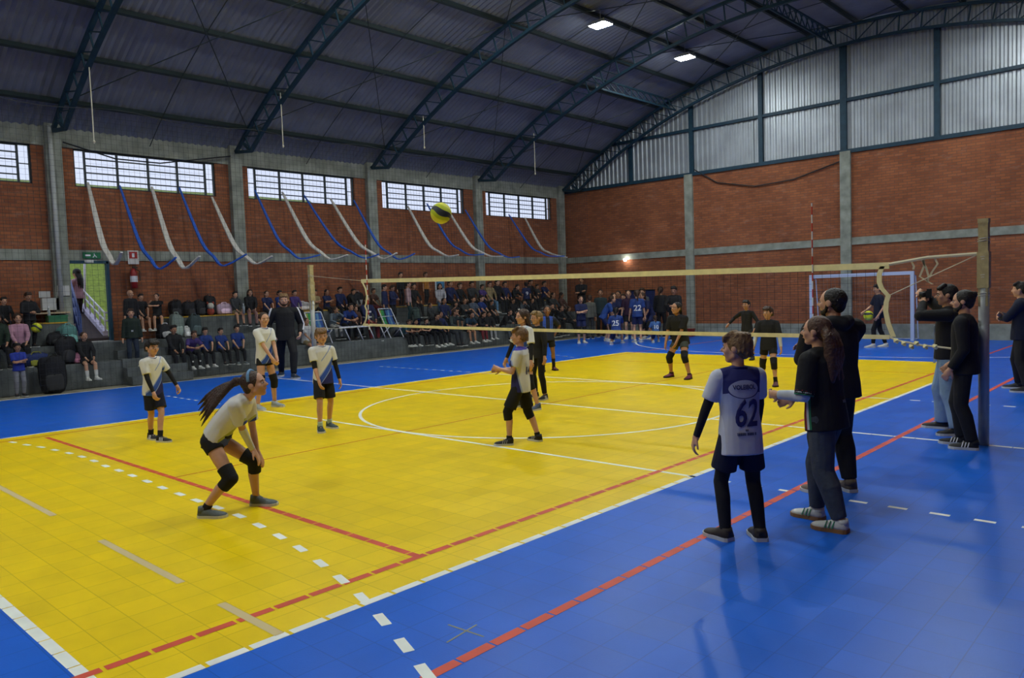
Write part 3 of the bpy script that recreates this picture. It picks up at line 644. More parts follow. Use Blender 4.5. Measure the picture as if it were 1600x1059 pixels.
m = MB(); m.box(.16, .172, -L_, L_, zt_-.605, zt_-.555); m.build('edge_band', WHT, r)
for yy in (-L_*.75, -L_*.2, L_*.3, L_*.8):
    m = MB(); m.tube([(.13, yy, zt_-.6), (.08, yy+.22, 0)], .016, 8); m.build('leg', WHT, r, smooth=True)
def stripe(name):
    m = mat(name, (.1, .3, .1), .8); N, L = nt(m); b = N['Principled BSDF']; tc = N.new('ShaderNodeTexCoord'); s = N.new('ShaderNodeSeparateXYZ'); L.new(tc.outputs['Object'], s.inputs[0])
    mr = N.new('ShaderNodeMapRange'); mr.inputs['From Min'].default_value = -.26; mr.inputs['From Max'].default_value = .26; L.new(s.outputs['Y'], mr.inputs['Value'])
    c = N.new('ShaderNodeValToRGB'); c.color_ramp.interpolation = 'CONSTANT'; E_ = c.color_ramp.elements
    E_[0].color = (.25, .32, .05, 1); E_[1].position = .14; E_[1].color = (.03, .24, .07, 1)
    for p_, q in ((.36, (.01, .02, .05, 1)), (.5, (.03, .11, .30, 1)), (.66, (.10, .22, .36, 1)), (.8, (.03, .08, .28, 1))): e = E_.new(p_); e.color = q
    L.new(mr.outputs[0], c.inputs[0]); L.new(c.outputs[0], b.inputs['Base Color']); return m
STR = stripe('striped_canvas')
def deckchair(px, py, lab, rz):
    p = hit(px, py, -10.85, 0); r = empty('deck_chair', (-10.85, p[1], .56), rz, label=lab, category='chair')
    m = MB(); m.strip([(-.22, 0, .86), (-.14, 0, .6), (-.02, 0, .36), (.1, 0, .3), (.26, 0, .36)], (0, 1, 0), .5, .012); m.build('striped_seat', STR, r)
    for s_ in (-1, 1):
        m = MB(); m.tube([(-.24, s_*.27, .9), (.28, s_*.27, .0)], .015, 8); m.build('frame_leg', WHT, r, smooth=True)
        m = MB(); m.tube([(.28, s_*.27, .38), (-.2, s_*.27, .0)], .015, 8); m.build('frame_leg', WHT, r, smooth=True)
    m = MB(); m.tube([(-.24, -.27, .9), (-.24, .27, .9)], .015, 8); m.tube([(-.15, -.27, .66), (-.15, .27, .66)], .012, 8); m.build('crossbar', WHT, r, smooth=True)
deckchair(496, 493, 'green and blue striped deck chair beside the far net post', 0); deckchair(610, 508, 'green and blue striped deck chair below the group of standing adults', .1)

# bags and bundles
def lumpmesh(name, rx, ry, rz_, seed, mi=0):
    rg = np.random.default_rng(seed); m = MB(); n = 14; vs = []; fs = []; ph = rg.uniform(0, 6, 6)
    for i in range(n+1):
        a = PI*i/n
        for k in range(24):
            b = 2*PI*k/24; f = 1+.10*math.sin(3*b+ph[0])*math.sin(a)+.07*math.sin(5*b+ph[1]+2*a)+.06*math.sin(4*a+ph[2]+b)
            x, y, z = math.sin(a)*math.cos(b), math.sin(a)*math.sin(b), math.cos(a)
            sq = lambda v: math.copysign(abs(v)**.6, v)
            vs.append((rx*sq(x)*f, ry*sq(y)*f, max(-rz_*.96, rz_*sq(z)*f)+rz_*.96))
    for i in range(n):
        for k in range(24): fs.append((i*24+k, (i+1)*24+k, (i+1)*24+(k+1) % 24, i*24+(k+1) % 24))
    m.add(vs, fs, mi); return m
def bag(px, py, tier, w_, h_, col, lab, name='backpack', col2=None, dx=.0, d_=.16):
    x = TXE[tier]-.28+dx if tier else -10.35
    p = hit(px, py, x, 0); r = empty(name, (x, p[1], TZ[tier]+(.03 if tier == 3 else 0)), RNG.uniform(-.3, .3), label=lab, category='bag', group=None)
    lumpmesh(name, d_, w_/2, h_/2, int(px*7+py)).build('bag_body', mat('bag_%02x%02x%02x' % tuple(int(c*255) for c in col), col, .8, bump=.5, bscale=25), r, smooth=True)
    c2 = col2 or tuple(min(1, c*1.8+.01) for c in col); mt = mat('bag_%02x%02x%02x' % tuple(int(c*255) for c in c2), c2, .8)
    m = lumpmesh('pocket', .05, w_*.32, h_*.22, int(px)); m.v = [(a+d_*.9, b, c+h_*.08) for a, b, c in m.v]; m.build('pocket', mt, r, smooth=True)
    m = MB(); m.tube([(d_*.3, -w_*.22, h_*.9), (d_*.2, -w_*.12, h_*1.08), (d_*.2, w_*.12, h_*1.08), (d_*.3, w_*.22, h_*.9)], .012, 6); m.build('strap', mt, r)
    return r
K_ = (.012, .012, .015)
for a in [(56,560,1,.50,.30,(.02,.035,.13),'navy sports bag with yellow trim on the first step beside the child in blue','sports_bag',(.25,.25,.03)),
 (103,560,1,.42,.62,K_,'tall black backpack on the first step beside the seated girl in black'),
 (117,565,1,.20,.26,(.42,.16,.24),'small pink bag between the black backpack and the seated girl','handbag'),
 (84,590,0,.50,.80,(.010,.010,.012),'large black duffel bag on end on the floor against the first step','duffel_bag',(.03,.03,.03)),
 (90,546,2,.40,.30,K_,'black sports bag on the second step left of the doorway','sports_bag'),
 (106,532,2,.40,.46,(.09,.22,.21),'teal jacket bundle piled behind the black bag left of the doorway','jacket_bundle'),
 (275,485,3,.32,.42,K_,'black backpack on the top step, first of the black bags beside the seated spectators'),
 (294,487,3,.31,.38,K_,'black backpack on the top step, second of the black bags beside the seated spectators'),
 (311,487,3,.30,.40,K_,'black backpack on the top step, third of the black bags beside the seated spectators'),
 (327,480,3,.26,.52,K_,'tall black backpack on the top step behind the small white toy'),
 (350,488,3,.40,.30,(.45,.33,.42),'pink and white bundle on the top step left of the man in dark grey','jacket_bundle'),
 (258,523,2,.34,.36,K_,'black bag with white piping on the second step below the top-step spectators','sports_bag',(.5,.5,.5)),
 (276,515,2,.32,.60,(.16,.20,.18),'grey-green striped backpack behind the seated boys'),
 (290,508,2,.22,.26,(.5,.5,.5),'white cap-shaped bag behind the seated boys','handbag'),
 (304,525,2,.34,.55,(.04,.06,.065),'dark teal coat bundle behind the boys seated on the first step','jacket_bundle'),
 (470,483,3,.62,.26,(.42,.40,.40),'white bundle on the top step right of the man in the striped tracksuit','jacket_bundle'),
 (557,470,3,.6,.5,K_,'black backpack on the top step right of the boy in navy','backpack',(.3,.3,.3)),
 (627,540,1,.30,.25,(.09,.1,.16),'grey sports bag right of the second striped deck chair','sports_bag'),
 (955,512,0,.5,.3,(.02,.03,.04),'dark holdall with a pale plate on the floor among the players in blue','sports_bag',(.3,.45,.45)),
 (240,545,1,.01,.01,K_,'') ]:
    if a[6]: bag(*a)
p = hit(330, 490, -11.7, 0); r = empty('soft_toy', (-11.72, p[1], TZ[3]+.03), label='small white and red soft toy sitting on the yellow edge among the bags', category='toy')
m = MB(); ellips(m, (0, 0, .1), (.07, .1, .1)); m.build('body', mat('toy_red', (.3, .05, .03), .8), r, smooth=True)
m = MB(); ellips(m, (0.01, 0, .24), (.07, .09, .09)); m.build('head', mat('toy_white', (.5, .48, .42), .8), r, smooth=True)
for s_ in (-1, 1): m = MB(); ellips(m, (0, s_*.08, .32), (.025, .03, .04), 8); m.build('ear', MATS['toy_red'], r, smooth=True)
def bottle(px, py, x, z, col, lab, h_=.24):
    p = hit(px, py, x, 0); r = empty('bottle', (x, p[1], z), label=lab, category='bottle')
    m = MB(); m.tube([(0, 0, 0), (0, 0, h_*.75), (0, 0, h_*.88), (0, 0, h_)], [.035, .035, .015, .015], 10); m.build('bottle_body', mat('bottle_%d' % int(px), col, .3), r, smooth=True)
    m = MB(); m.tube([(0, 0, h_), (0, 0, h_+.03)], .018, 10); m.build('cap', WHT, r)
bottle(77, 500, -11.75, 1.5, (.35, .4, .42), 'clear bottle on the top step ledge under the wall shelf', .34)
bottle(381, 490, -11.45, 1.5, (.3, .33, .36), 'clear bottle beside the man in dark grey on the top step', .25)
p = hit(89, 505, -11.8, 0); m = MB(); m.box(-.12, .12, -.2, .2, 0, .13); m.box(-.13, .13, -.21, .21, .12, .16); o = m.build('storage_tub', mat('green_tub', (.03, .16, .08), .5), label='small green tub on the top step beside the column', category='tub'); o.location = (-11.8, float(p[1]), TZ[3]+.03)
# ------------------------------------------------------------------ people: geometry kit
def nrm(v): v = np.array(v, float); return v/(np.linalg.norm(v)+1e-12)
def frame(fwd, up):
    f = nrm(fwd); u = nrm(np.array(up)-f*(np.array(up)@f)); r = np.cross(f, u); return np.stack([r, f, u], 1)   # columns: right, forward, up
def rotz(a): c, s = math.cos(a), math.sin(a); return np.array([[c, -s, 0], [s, c, 0], [0, 0, 1.]])
_SPH = {}
def sph(n):
    if n not in _SPH:
        vs = [(0, 0, 1.)]; fs = []; w_ = n*2
        for i in range(1, n):
            for k in range(w_): a = PI*i/n; b = 2*PI*k/w_; vs.append((math.sin(a)*math.cos(b), math.sin(a)*math.sin(b), math.cos(a)))
        vs.append((0, 0, -1.)); t = len(vs)-1
        for k in range(w_): fs.append((0, 1+k, 1+(k+1) % w_)); fs.append((t, 1+(n-2)*w_+(k+1) % w_, 1+(n-2)*w_+k))
        for i in range(n-2):
            for k in range(w_): fs.append((1+i*w_+k, 1+(i+1)*w_+k, 1+(i+1)*w_+(k+1) % w_, 1+i*w_+(k+1) % w_))
        _SPH[n] = (np.array(vs), fs)
    return _SPH[n]
class SH:
    """pile of overlapping closed shapes, fused into one skin by build()"""
    def __init__(s): s.v = []; s.f = []; s.n = 0
    def add(s, V, F): s.v.append(np.asarray(V, float)); s.f += [tuple(i+s.n for i in f) for f in F]; s.n += len(V); return s
    def ell(s, c, r, R=None, n=8):
        V, F = sph(n); V = V*np.array(r); V = V@R.T if R is not None else V; return s.add(V+np.array(c), F)
    def cap(s, a, b, ra, rb, n=12):
        """rounded tapering limb piece"""
        a, b = np.array(a, float), np.array(b, float); d = b-a; L_ = np.linalg.norm(d)
        if L_ < 1e-5: return s.ell(a, (ra,)*3)
        d /= L_; u = nrm(np.cross(d, [0.3, .9, .2] if abs(d[1]) < .8 else [1, 0, .1])); q = np.cross(d, u)
        rings = []
        for t in (-1, -.7, -.35): rings.append((a+d*ra*t, ra*math.sqrt(max(1-t*t, 0.02))))
        for t in (0, .33, .66, 1): rings.append((a+d*L_*t, ra+(rb-ra)*t))
        for t in (.35, .7, 1): rings.append((b+d*rb*t, rb*math.sqrt(max(1-t*t, 0.02))))
        return s._rings([(c, r, r) for c, r in rings], u, q, n)
    def _rings(s, rings, u, q, n=16):
        V = []
        for c, ru, rq in rings:
            for k in range(n): a = 2*PI*k/n; V.append(c+u*ru*math.cos(a)+q*rq*math.sin(a))
        F = [(i*n+k, i*n+(k+1) % n, (i+1)*n+(k+1) % n, (i+1)*n+k) for i in range(len(rings)-1) for k in range(n)]
        F.append(tuple(range(n-1, -1, -1))); F.append(tuple((len(rings)-1)*n+k for k in range(n)))
        return s.add(V, F)
    def chain(s, pts, rs):
        for i in range(len(pts)-1): s.cap(pts[i], pts[i+1], rs[i], rs[i+1])
        return s
    def sleeve(s, pts, rs, n=16):
        """cloth tube with flat open-looking ends"""
        pts = [np.array(p, float) for p in pts]; P_ = []; 
        for i in range(len(pts)-1):
            for t in np.linspace(0, 1, 5)[:-1 if i < len(pts)-2 else None]: P_.append((pts[i]*(1-t)+pts[i+1]*t, rs[i]*(1-t)+rs[i+1]*t))
        V = []; ref = None
        for i, (p, r) in enumerate(P_):
            d = nrm(P_[min(i+1, len(P_)-1)][0]-P_[max(i-1, 0)][0])
            if ref is None: ref = np.cross(d, [0.2, 1, 0.1] if abs(d[1]) < .9 else [1, 0, 0])
            ref = nrm(ref-d*(ref@d)); q = np.cross(d, ref)
            for k in range(n): a = 2*PI*k/n; V.append(p+ref*r*math.cos(a)+q*r*math.sin(a))
        m_ = len(P_); F = [(i*n+k, i*n+(k+1) % n, (i+1)*n+(k+1) % n, (i+1)*n+k) for i in range(m_-1) for k in range(n)]
        F.append(tuple(range(n-1, -1, -1))); F.append(tuple((m_-1)*n+k for k in range(n)))
        return s.add(V, F)
    def loft(s, rings, n=20):
        """rings: (centre, halfwidth, halfdepth, right, fwd)"""
        V = []
        for c, a_, b_, r_, f_ in rings:
            for k in range(n):
                a = 2*PI*k/n; ca, sa = math.cos(a), math.sin(a)
                V.append(c+r_*a_*math.copysign(abs(ca)**.85, ca)+f_*b_*math.copysign(abs(sa)**.85, sa))
        F = [(i*n+k, i*n+(k+1) % n, (i+1)*n+(k+1) % n, (i+1)*n+k) for i in range(len(rings)-1) for k in range(n)]
        F.append(tuple(range(n-1, -1, -1))); F.append(tuple((len(rings)-1)*n+k for k in range(n)))
        return s.add(V, F)
    def mesh(s, name, voxel, smooth=2, mats=None, noise=0.):
        me = bpy.data.meshes.new('tmp'); V = np.concatenate(s.v); me.from_pydata(V.tolist(), [], s.f); me.update()
        ob = bpy.data.objects.new('tmp', me); COL.objects.link(ob)
        md = ob.modifiers.new('r', 'REMESH'); md.mode = 'VOXEL'; md.voxel_size = voxel; md.use_smooth_shade = True
        if smooth: sm = ob.modifiers.new('s', 'SMOOTH'); sm.factor = .5; sm.iterations = smooth
        dg = bpy.context.evaluated_depsgraph_get(); me2 = bpy.data.meshes.new_from_object(ob.evaluated_get(dg)); me2.name = name
        bpy.data.objects.remove(ob); bpy.data.meshes.remove(me); me2.materials.clear()
        for m in (mats or []): me2.materials.append(m)
        return me2

def ik(a, t, l1, l2, hint):
    a, t = np.array(a, float), np.array(t, float); d = t-a; L_ = np.linalg.norm(d); L2 = min(L_, (l1+l2)*.998); d = d/max(L_, 1e-6)
    t = a+d*L2; x = (l1*l1-l2*l2+L2*L2)/(2*L2); h = math.sqrt(max(l1*l1-x*x, 0)); hv = np.array(hint, float); hv = nrm(hv-d*(hv@d))
    return a+d*x+hv*h, t

class Rig:
    """joint positions in metres; the person faces +Y, origin on the ground (or seat) under the body"""
    def __init__(s, H=1.6, kid=False, feet=None, pel=None, lean=0., side=0., twist=0., arms=None, head=(0, 0, 0), g=1., fem=False, heel=(0, 0), knees=None, curl=.45, hands=None):
        s.H = H; s.g = g; s.kid = kid; h = H; s.fem = fem; s.curl = curl
        s.hh = (.148 if kid else .135)*h
        th, sh, ank = .245*h, .235*h, .045*h; hw = .047*h
        feet = feet or [(-.06, 0, 0, 0), (.06, 0, 0, 0)]
        s.foot = [(np.array([f[0]*h, f[1]*h, f[3]*h]), math.radians(f[2])) for f in feet]
        fm = (s.foot[0][0]+s.foot[1][0])/2
        s.ank = []
        for i, (p, yaw) in enumerate(s.foot):
            pitch = math.radians(heel[i]); s.ank.append(p+np.array([0, 0, ank+.10*h*math.sin(pitch)])-rotz(yaw)@np.array([0, .012*h, 0]))
        s.heel = [math.radians(a) for a in heel]
        if pel is None: pel = (fm[0]/h, fm[1]/h-.3*math.sin(math.radians(lean))*.25, .515)
        s.pel = np.array(pel)*h
        # keep both legs within reach
        for _ in range(40):
            if all(np.linalg.norm(s.pel+np.array([sx*hw, 0, 0])-a) < (th+sh)*.995 for sx, a in zip((-1, 1), s.ank)): break
            s.pel[2] -= .004*h
        la, si = math.radians(lean), math.radians(side)
        s.up = nrm([math.sin(si), math.sin(la), math.cos(la)*math.cos(si)])
        tw = math.radians(twist); s.pr = nrm([1, 0, math.tan(si)*-.3])
        r0 = rotz(tw)@np.array([1., 0, 0]); s.r = nrm(r0-s.up*(r0@s.up)); s.f = np.cross(s.up, s.r)
        s.f0 = np.cross(s.up, nrm(np.array([1., 0, 0])-s.up*s.up[0]))
        hip = [s.pel+np.array([sx*hw, 0, 0]) for sx in (-1, 1)]; s.hip = hip
        s.knee = []
        for i in (0, 1):
            yaw = s.foot[i][1]; hint = (rotz(yaw)@np.array([0, 1., 0]))+np.array([0, 0, .15]) if not knees else np.array(knees[i], float)
            k, a = ik(hip[i], s.ank[i], th, sh, hint); s.knee.append(k); s.ank[i] = a
        ub = nrm(s.up*.75+np.array([0, 0, .25]) ) ; mid = s.pel+ub*.10*h
        s.sp = [s.pel, mid, mid+s.up*.10*h, mid+s.up*.185*h, mid+s.up*.215*h]     # pelvis, waist, chest, shoulder line, neck base
        sw = (.098 if (kid or fem) else .112)*h*(.5+.5*g)
        s.sh = [s.sp[3]-s.up*.012*h+s.r*sx*sw for sx in (-1, 1)]
        hy, hp, hr = [math.radians(a) for a in head]
        nd = nrm(s.up+np.array([0, 0, .6])); s.neck = s.sp[4]; s.hc = s.neck+nd*(.020*h+s.hh*.5)+s.f*.012*h
        R = rotz(tw+hy); fw = R@np.array([0, math.cos(hp), math.sin(hp)]); uw = R@np.array([0, -math.sin(hp), math.cos(hp)])
        rt = np.cross(fw, uw); uw = uw*math.cos(hr)+rt*math.sin(hr); s.HR = frame(fw, uw)
        if callable(arms): arms = arms(s)
        arms = arms or [((-.15, .03, .48), (-.3, -1, 0)), ((.15, .03, .48), (.3, -1, 0))]
        s.el = []; s.wr = []
        for i, (t, hint) in enumerate(arms):
            e, w_ = ik(s.sh[i], np.array(t)*h, .165*h, .145*h, hint); s.el.append(e); s.wr.append(w_)
        s.hands = hands or [None, None]
    def hx(s, p): return s.hc+s.HR@(np.array(p)*s.hh)

def hand(sh, w, d, n, h, side, curl, detail):
    """palm + four unequal fingers + thumb from its side. d: along the hand, n: palm normal (fingers curl towards it)"""
    d = nrm(d); n = nrm(np.array(n)-d*(np.array(n)@d)); x = np.cross(d, n)*side   # x points to the thumb side
    sc = h*.100
    R = np.stack([x, n, d], 1); sh.ell(w+d*sc*.27, (sc*.22, sc*.12, sc*.34), R)
    sh.cap(w-d*sc*.1, w+d*sc*.1, sc*.17, sc*.17)
    if not detail:
        sh.cap(w+d*sc*.45, w+d*sc*.62+n*sc*.1, sc*.17, sc*.13); e = w+d*sc*.62+n*sc*.1
        for k in range(4):
            b = w+d*sc*.5+x*sc*(.16-.105*k); t = b+nrm(d+n*curl)*sc*.3; sh.cap(b, t, sc*.062, sc*.055, 8)
        sh.cap(w+d*sc*.15+x*sc*.16, w+d*sc*.42+x*sc*.30+n*sc*.08, sc*.075, sc*.06, 8); return
    for k, ln in enumerate((.40, .45, .42, .33)):
        b = w+d*sc*.52+x*sc*(.175-.115*k); a = curl*.35; dd_ = d
        for j, fr in enumerate((.45, .32, .26)):
            a += curl*(.55+.12*j); dd_ = d*math.cos(a)+n*math.sin(a)+x*(.10-.07*k)*.6; e = b+nrm(dd_)*sc*ln*fr*1.1
            sh.cap(b, e, sc*(.068-.008*j), sc*(.062-.008*j), 8); b = e
    b = w+d*sc*.12+x*sc*.17; e = b+nrm(d*.75+x*.65+n*.25)*sc*.25; sh.cap(b, e, sc*.085, sc*.07, 8)
    e2 = e+nrm(d*.9+x*.2+n*(.3+curl*.3))*sc*.2; sh.cap(e, e2, sc*.07, sc*.056, 8)

def body_mesh(r, voxel, detail=True, skin=None):
    s = SH(); h, g, hh = r.H, r.g, r.hh
    for i in (0, 1):
        s.chain([r.hip[i], (r.hip[i]+r.knee[i])/2, r.knee[i]], [.046*h*g, .042*h*g, .030*h*g])
        k, a = r.knee[i], r.ank[i]; c = k*.68+a*.32; bk = nrm(np.cross(a-k, [1, 0, 0])); bk = bk if bk[1] < 0 else -bk
        s.chain([k, c+bk*.008*h, a], [.030*h*g, .031*h*g, .019*h])
        fd = rotz(r.foot[i][1])@np.array([0, 1., 0]); s.cap(a, a+fd*.06*h-np.array([0, 0, .02*h]), .018*h, .014*h)
    rg = [(r.sp[0]-r.up*.03*h, .066, .052), (r.sp[0]+r.up*.02*h, .075, .055), (r.sp[1], .068, .050), (r.sp[2], .078, .054), (r.sp[3]-r.up*.02*h, .080, .050), (r.sp[3]+r.up*.012*h, .052, .036), (r.sp[4], .034, .032)]
    rr = []
    for i, (c, a, b) in enumerate(rg):
        t = i/6; rt = nrm(r.pr*(1-t)+r.r*t); fw = np.cross(r.up, rt); rr.append((c, a*h*g, b*h*g, rt, fw))
    s.loft(rr)
    s.cap(r.neck-r.up*.02*h, r.hc-r.HR[:, 2]*hh*.2-r.HR[:, 1]*hh*.06, .034*h*(.9 if r.fem or r.kid else 1.05), .028*h)
    for i, sx in ((0, -1), (1, 1)):
        s.ell(r.sh[i], (.030*h*g,)*3); s.cap(r.sp[3]+r.up*.004*h, r.sh[i], .034*h*g, .027*h*g)
        s.chain([r.sh[i], r.el[i]], [.027*h*g, .021*h*g]); s.chain([r.el[i], r.el[i]*.7+r.wr[i]*.3, r.wr[i]], [.0205*h*g, .021*h*g, .0145*h])
        hd = r.hands[i] or {}
        d = np.array(hd.get('d', nrm(r.wr[i]-r.el[i])), float); n = np.array(hd.get('n', -sx*r.r*.8-r.f*.1), float)
        hand(s, r.wr[i], d, n, h, -sx, hd.get('curl', r.curl), detail)
    R = r.HR
    s.ell(r.hx((0, -.05, .10)), np.array((.355, .44, .40))*hh, R, 12)
    s.ell(r.hx((0, .09, -.13)), np.array((.29, .30, .32))*hh, R, 10)
    s.ell(r.hx((0, .22, -.38)), np.array((.145, .13, .115))*hh, R)
    s.cap(r.hx((-.22, .0, -.24)), r.hx((-.08, .2, -.38)), .10*hh, .09*hh); s.cap(r.hx((.22, .0, -.24)), r.hx((.08, .2, -.38)), .10*hh, .09*hh)
    s.ell(r.hx((0, .33, .09)), np.array((.24, .07, .06))*hh, R)
    s.cap(r.hx((0, .37, .03)), r.hx((0, .475, -.10)), .038*hh, .055*hh); s.ell(r.hx((0, .40, -.12)), np.array((.085, .06, .045))*hh, R)
    for sx in (-1, 1):
        s.ell(r.hx((sx*.365, -.04, -.02)), np.array((.045, .10, .135))*hh, R); s.ell(r.hx((sx*.19, .24, -.1)), np.array((.11, .12, .12))*hh, R)
    s.ell(r.hx((0, .365, -.245)), np.array((.12, .035, .035))*hh, R)
    return s.mesh('person_body', voxel, 3 if detail else 2, [skin])

def hair_mesh(r, style, voxel, mat_):
    s = SH(); hh = r.hh; R = r.HR; q = lambda p: r.hx(p)
    if style == 'bald': return None
    vol = .965 if style == 'crop' else 1.0 if style in ('short', 'tied', 'bun', 'fringe', 'mop', 'swing', 'curlytail') else 1.05
    s.ell(q((0, -.105, .135)), np.array((.405, .445, .415))*hh*vol, R, 12)
    s.ell(q((0, -.27, -.06)), np.array((.31, .22, .30))*hh, R)
    if style in ('short', 'mop', 'fringe'):
        for k in range(7):
            x = -.27+.09*k; y0 = .30-.5*x*x; s.cap(q((x*.8, .08, .50)), q((x, y0+.04, .34-.04*(k % 2))), .09*hh, .075*hh)
            if style in ('mop', 'fringe'): s.cap(q((x, y0+.06, .33)), q((x+.02, y0+.12-.2*abs(x), .235-.04*(k % 2))), .07*hh, .045*hh)
        for k in range(9):
            a = PI*(.08+.84*k/8); s.cap(q((math.cos(a)*.33, -.1-math.sin(a)*.36, .22)), q((math.cos(a)*.385, -.1-math.sin(a)*.40, -.10 if abs(math.cos(a)) > .8 else -.24)), .08*hh, .05*hh)
        if style == 'mop':
            for k in range(12):
                a = 2*PI*k/12; s.ell(q((.22*math.cos(a), -.08+.26*math.sin(a), .41)), np.array((.14, .14, .12))*hh, R)
    dn = np.array([0, 0, -1.]); bk = -r.f
    if style == 'long':
        for sx in (-1, -.5, 0, .5, 1):
            p = [q((sx*.30, -.18-.12*(1-abs(sx)), .15)), q((sx*.38, -.24-.14*(1-abs(sx)), -.25))]; p.append(p[-1]+dn*.45*hh+bk*.18*hh); p.append(p[-1]+dn*.7*hh+bk*.08*hh*(1 if abs(sx) < .9 else -.3)); p.append(p[-1]+dn*.5*hh)
            s.chain(p, [.14*hh, .13*hh, .12*hh, .10*hh, .04*hh])
    if style == 'tied':   # smooth hair into a low tail
        p = [q((0, -.42, .05)), q((0, -.56, -.12))]; p.append(p[-1]+dn*.45*hh-r.HR[:, 1]*.1*hh); p.append(p[-1]+dn*.5*hh+r.HR[:, 1]*.02*hh); s.chain(p, [.13*hh, .12*hh, .10*hh, .03*hh])
    if style == 'bun': s.ell(q((0, -.46, .30)), np.array((.16, .15, .15))*hh, R); s.ell(q((.05, -.50, .36)), np.array((.09, .1, .1))*hh, R)
    if style == 'curlytail':
        for k in range(9):
            a = -.5+k/8.; p = [q((a*.35, -.36, .12)), q((a*.85, -.52, -.15))]; j = .09*math.sin(k*5)
            for t in range(5): p.append(p[-1]+dn*.36*hh+np.array([j*math.sin(t*2+k), j*math.cos(t*2.4+k), 0])*hh*1.2-r.HR[:, 1]*(.05-.02*t)*hh)
            s.chain(p, [.15*hh, .17*hh, .19*hh, .19*hh, .18*hh, .15*hh, .05*hh])
    if style == 'swing':   # ponytail flying backwards
        b0 = q((0, -.45, .28))
        for k in range(5):
            p = [b0, b0-r.HR[:, 1]*.25*hh+np.array([0, 0, .02*k-.05])*hh]
            for t in range(4): p.append(p[-1]+(-nrm(r.HR[:, 1]*[1, 1, 0])*(.44-.03*k)+dn*(.10+.08*t+.05*k)+r.HR[:, 0]*(.05*(k-2)))*hh)
            s.chain(p, [.12*hh, .14*hh, .13*hh, .12*hh, .09*hh, .02*hh])
    return s.mesh('hair', voxel, 1, [mat_])

def beard_mesh(r, voxel, m):
    s = SH(); hh = r.hh; R = r.HR
    s.ell(r.hx((0, .20, -.36)), np.array((.20, .18, .15))*hh, R); s.ell(r.hx((0, .375, -.19)), np.array((.13, .05, .03))*hh, R)
    for sx in (-1, 1): s.chain([r.hx((sx*.33, .02, -.06)), r.hx((sx*.28, .06, -.26)), r.hx((sx*.12, .24, -.38))], [.05*hh, .075*hh, .09*hh])
    return s.mesh('beard', voxel, 1, [m])

def top_mesh(r, voxel, mat_, sleeve=.5, hem=.03, ease=1., name='shirt', smooth=3, hood=False, strap=False):
    s = SH(); h, g = r.H, r.g*ease; e = .010*h
    rg = [(r.sp[0]-r.up*hem*h, .092, .070), (r.sp[0]+r.up*.02*h, .088, .067), (r.sp[1], .079, .060), (r.sp[2], .085, .061), (r.sp[3]-r.up*.025*h, .087, .057), (r.sp[3]+r.up*.010*h, .064, .044), (r.sp[4]-r.up*.004*h, .041, .038)]
    rr = []
    for i, (c, a, b) in enumerate(rg):
        t = i/6; rt = nrm(r.pr*(1-t)+r.r*t); fw = np.cross(r.up, rt); rr.append((c, a*h*g+.002, b*h*g+.002, rt, fw))
    s.loft(rr)
    for i in (0, 1):
        s.cap(r.sp[3]+r.up*.002*h, r.sh[i], .040*h*g, .035*h*g)
        if sleeve <= 1: e_ = r.sh[i]+(r.el[i]-r.sh[i])*sleeve; s.ell(r.sh[i], (.036*h*g,)*3); s.sleeve([r.sh[i], e_], [.037*h*g, .0355*h*g])
        else: s.ell(r.sh[i], (.036*h*g,)*3); s.ell(r.el[i], (.029*h*g,)*3); s.sleeve([r.sh[i], r.el[i], r.el[i]+(r.wr[i]-r.el[i])*(sleeve-1)], [.036*h*g, .028*h*g, .022*h*g]); s.cap(r.sh[i], r.el[i], .035*h*g, .028*h*g)
    if hood:
        b = r.sp[4]; s.chain([b+r.r*.05*h+r.f*.01*h, b+r.r*.045*h-r.f*.045*h, b-r.f*.065*h-r.up*.01*h, b-r.r*.045*h-r.f*.045*h, b-r.r*.05*h+r.f*.01*h], [.024*h, .03*h, .036*h, .03*h, .024*h])
    return s.mesh(name, voxel, smooth, [mat_])
def legs_mesh(r, voxel, mat_, to=.5, flare=1.0, name='shorts', smooth=2, loose=1., rise=.05):
    """to: 0..1 thigh, 1..2 shin"""
    s = SH(); h, g = r.H, r.g*loose
    rr = [(r.pel+r.up*rise*h, .076*h*r.g+.002, .058*h*r.g+.002, r.pr, r.f0), (r.pel+r.up*.0*h, .081*h*g, .062*h*g, r.pr, r.f0), (r.pel-np.array([0, 0, .035*h]), .080*h*g, .060*h*g, r.pr, np.array([0, 1., 0]))]
    s.loft(rr)
    for i in (0, 1):
        k, a, p = r.knee[i], r.ank[i], r.hip[i]
        if to <= 1: s.ell(p, (.051*h*g,)*3); s.sleeve([p, p+(k-p)*to], [.051*h*g, .047*h*g*flare])
        else:
            s.ell(p, (.051*h*g,)*3); s.ell(k, (.038*h*g,)*3); s.cap(p, k, .051*h*g, .038*h*g); c = k*.68+a*.32; bk = nrm(np.cross(a-k, [1, 0, 0])); bk = bk if bk[1] < 0 else -bk; c = c+bk*.007*h; s.sleeve([k, c, k+(a-k)*(to-1)], [.038*h*g, .038*h*g, .028*h*max(g, 1)*flare])
    return s.mesh(name, voxel, smooth, [mat_])
def tube_mesh(name, pts, rs, voxel, m, ends='flat'):
    s = SH(); s.sleeve(pts, rs)
    if len(pts) > 2:
        for p, q in zip(pts[1:-1], rs[1:-1]): s.ell(p, (q,)*3)
    return s.mesh(name, voxel, 1, [m])
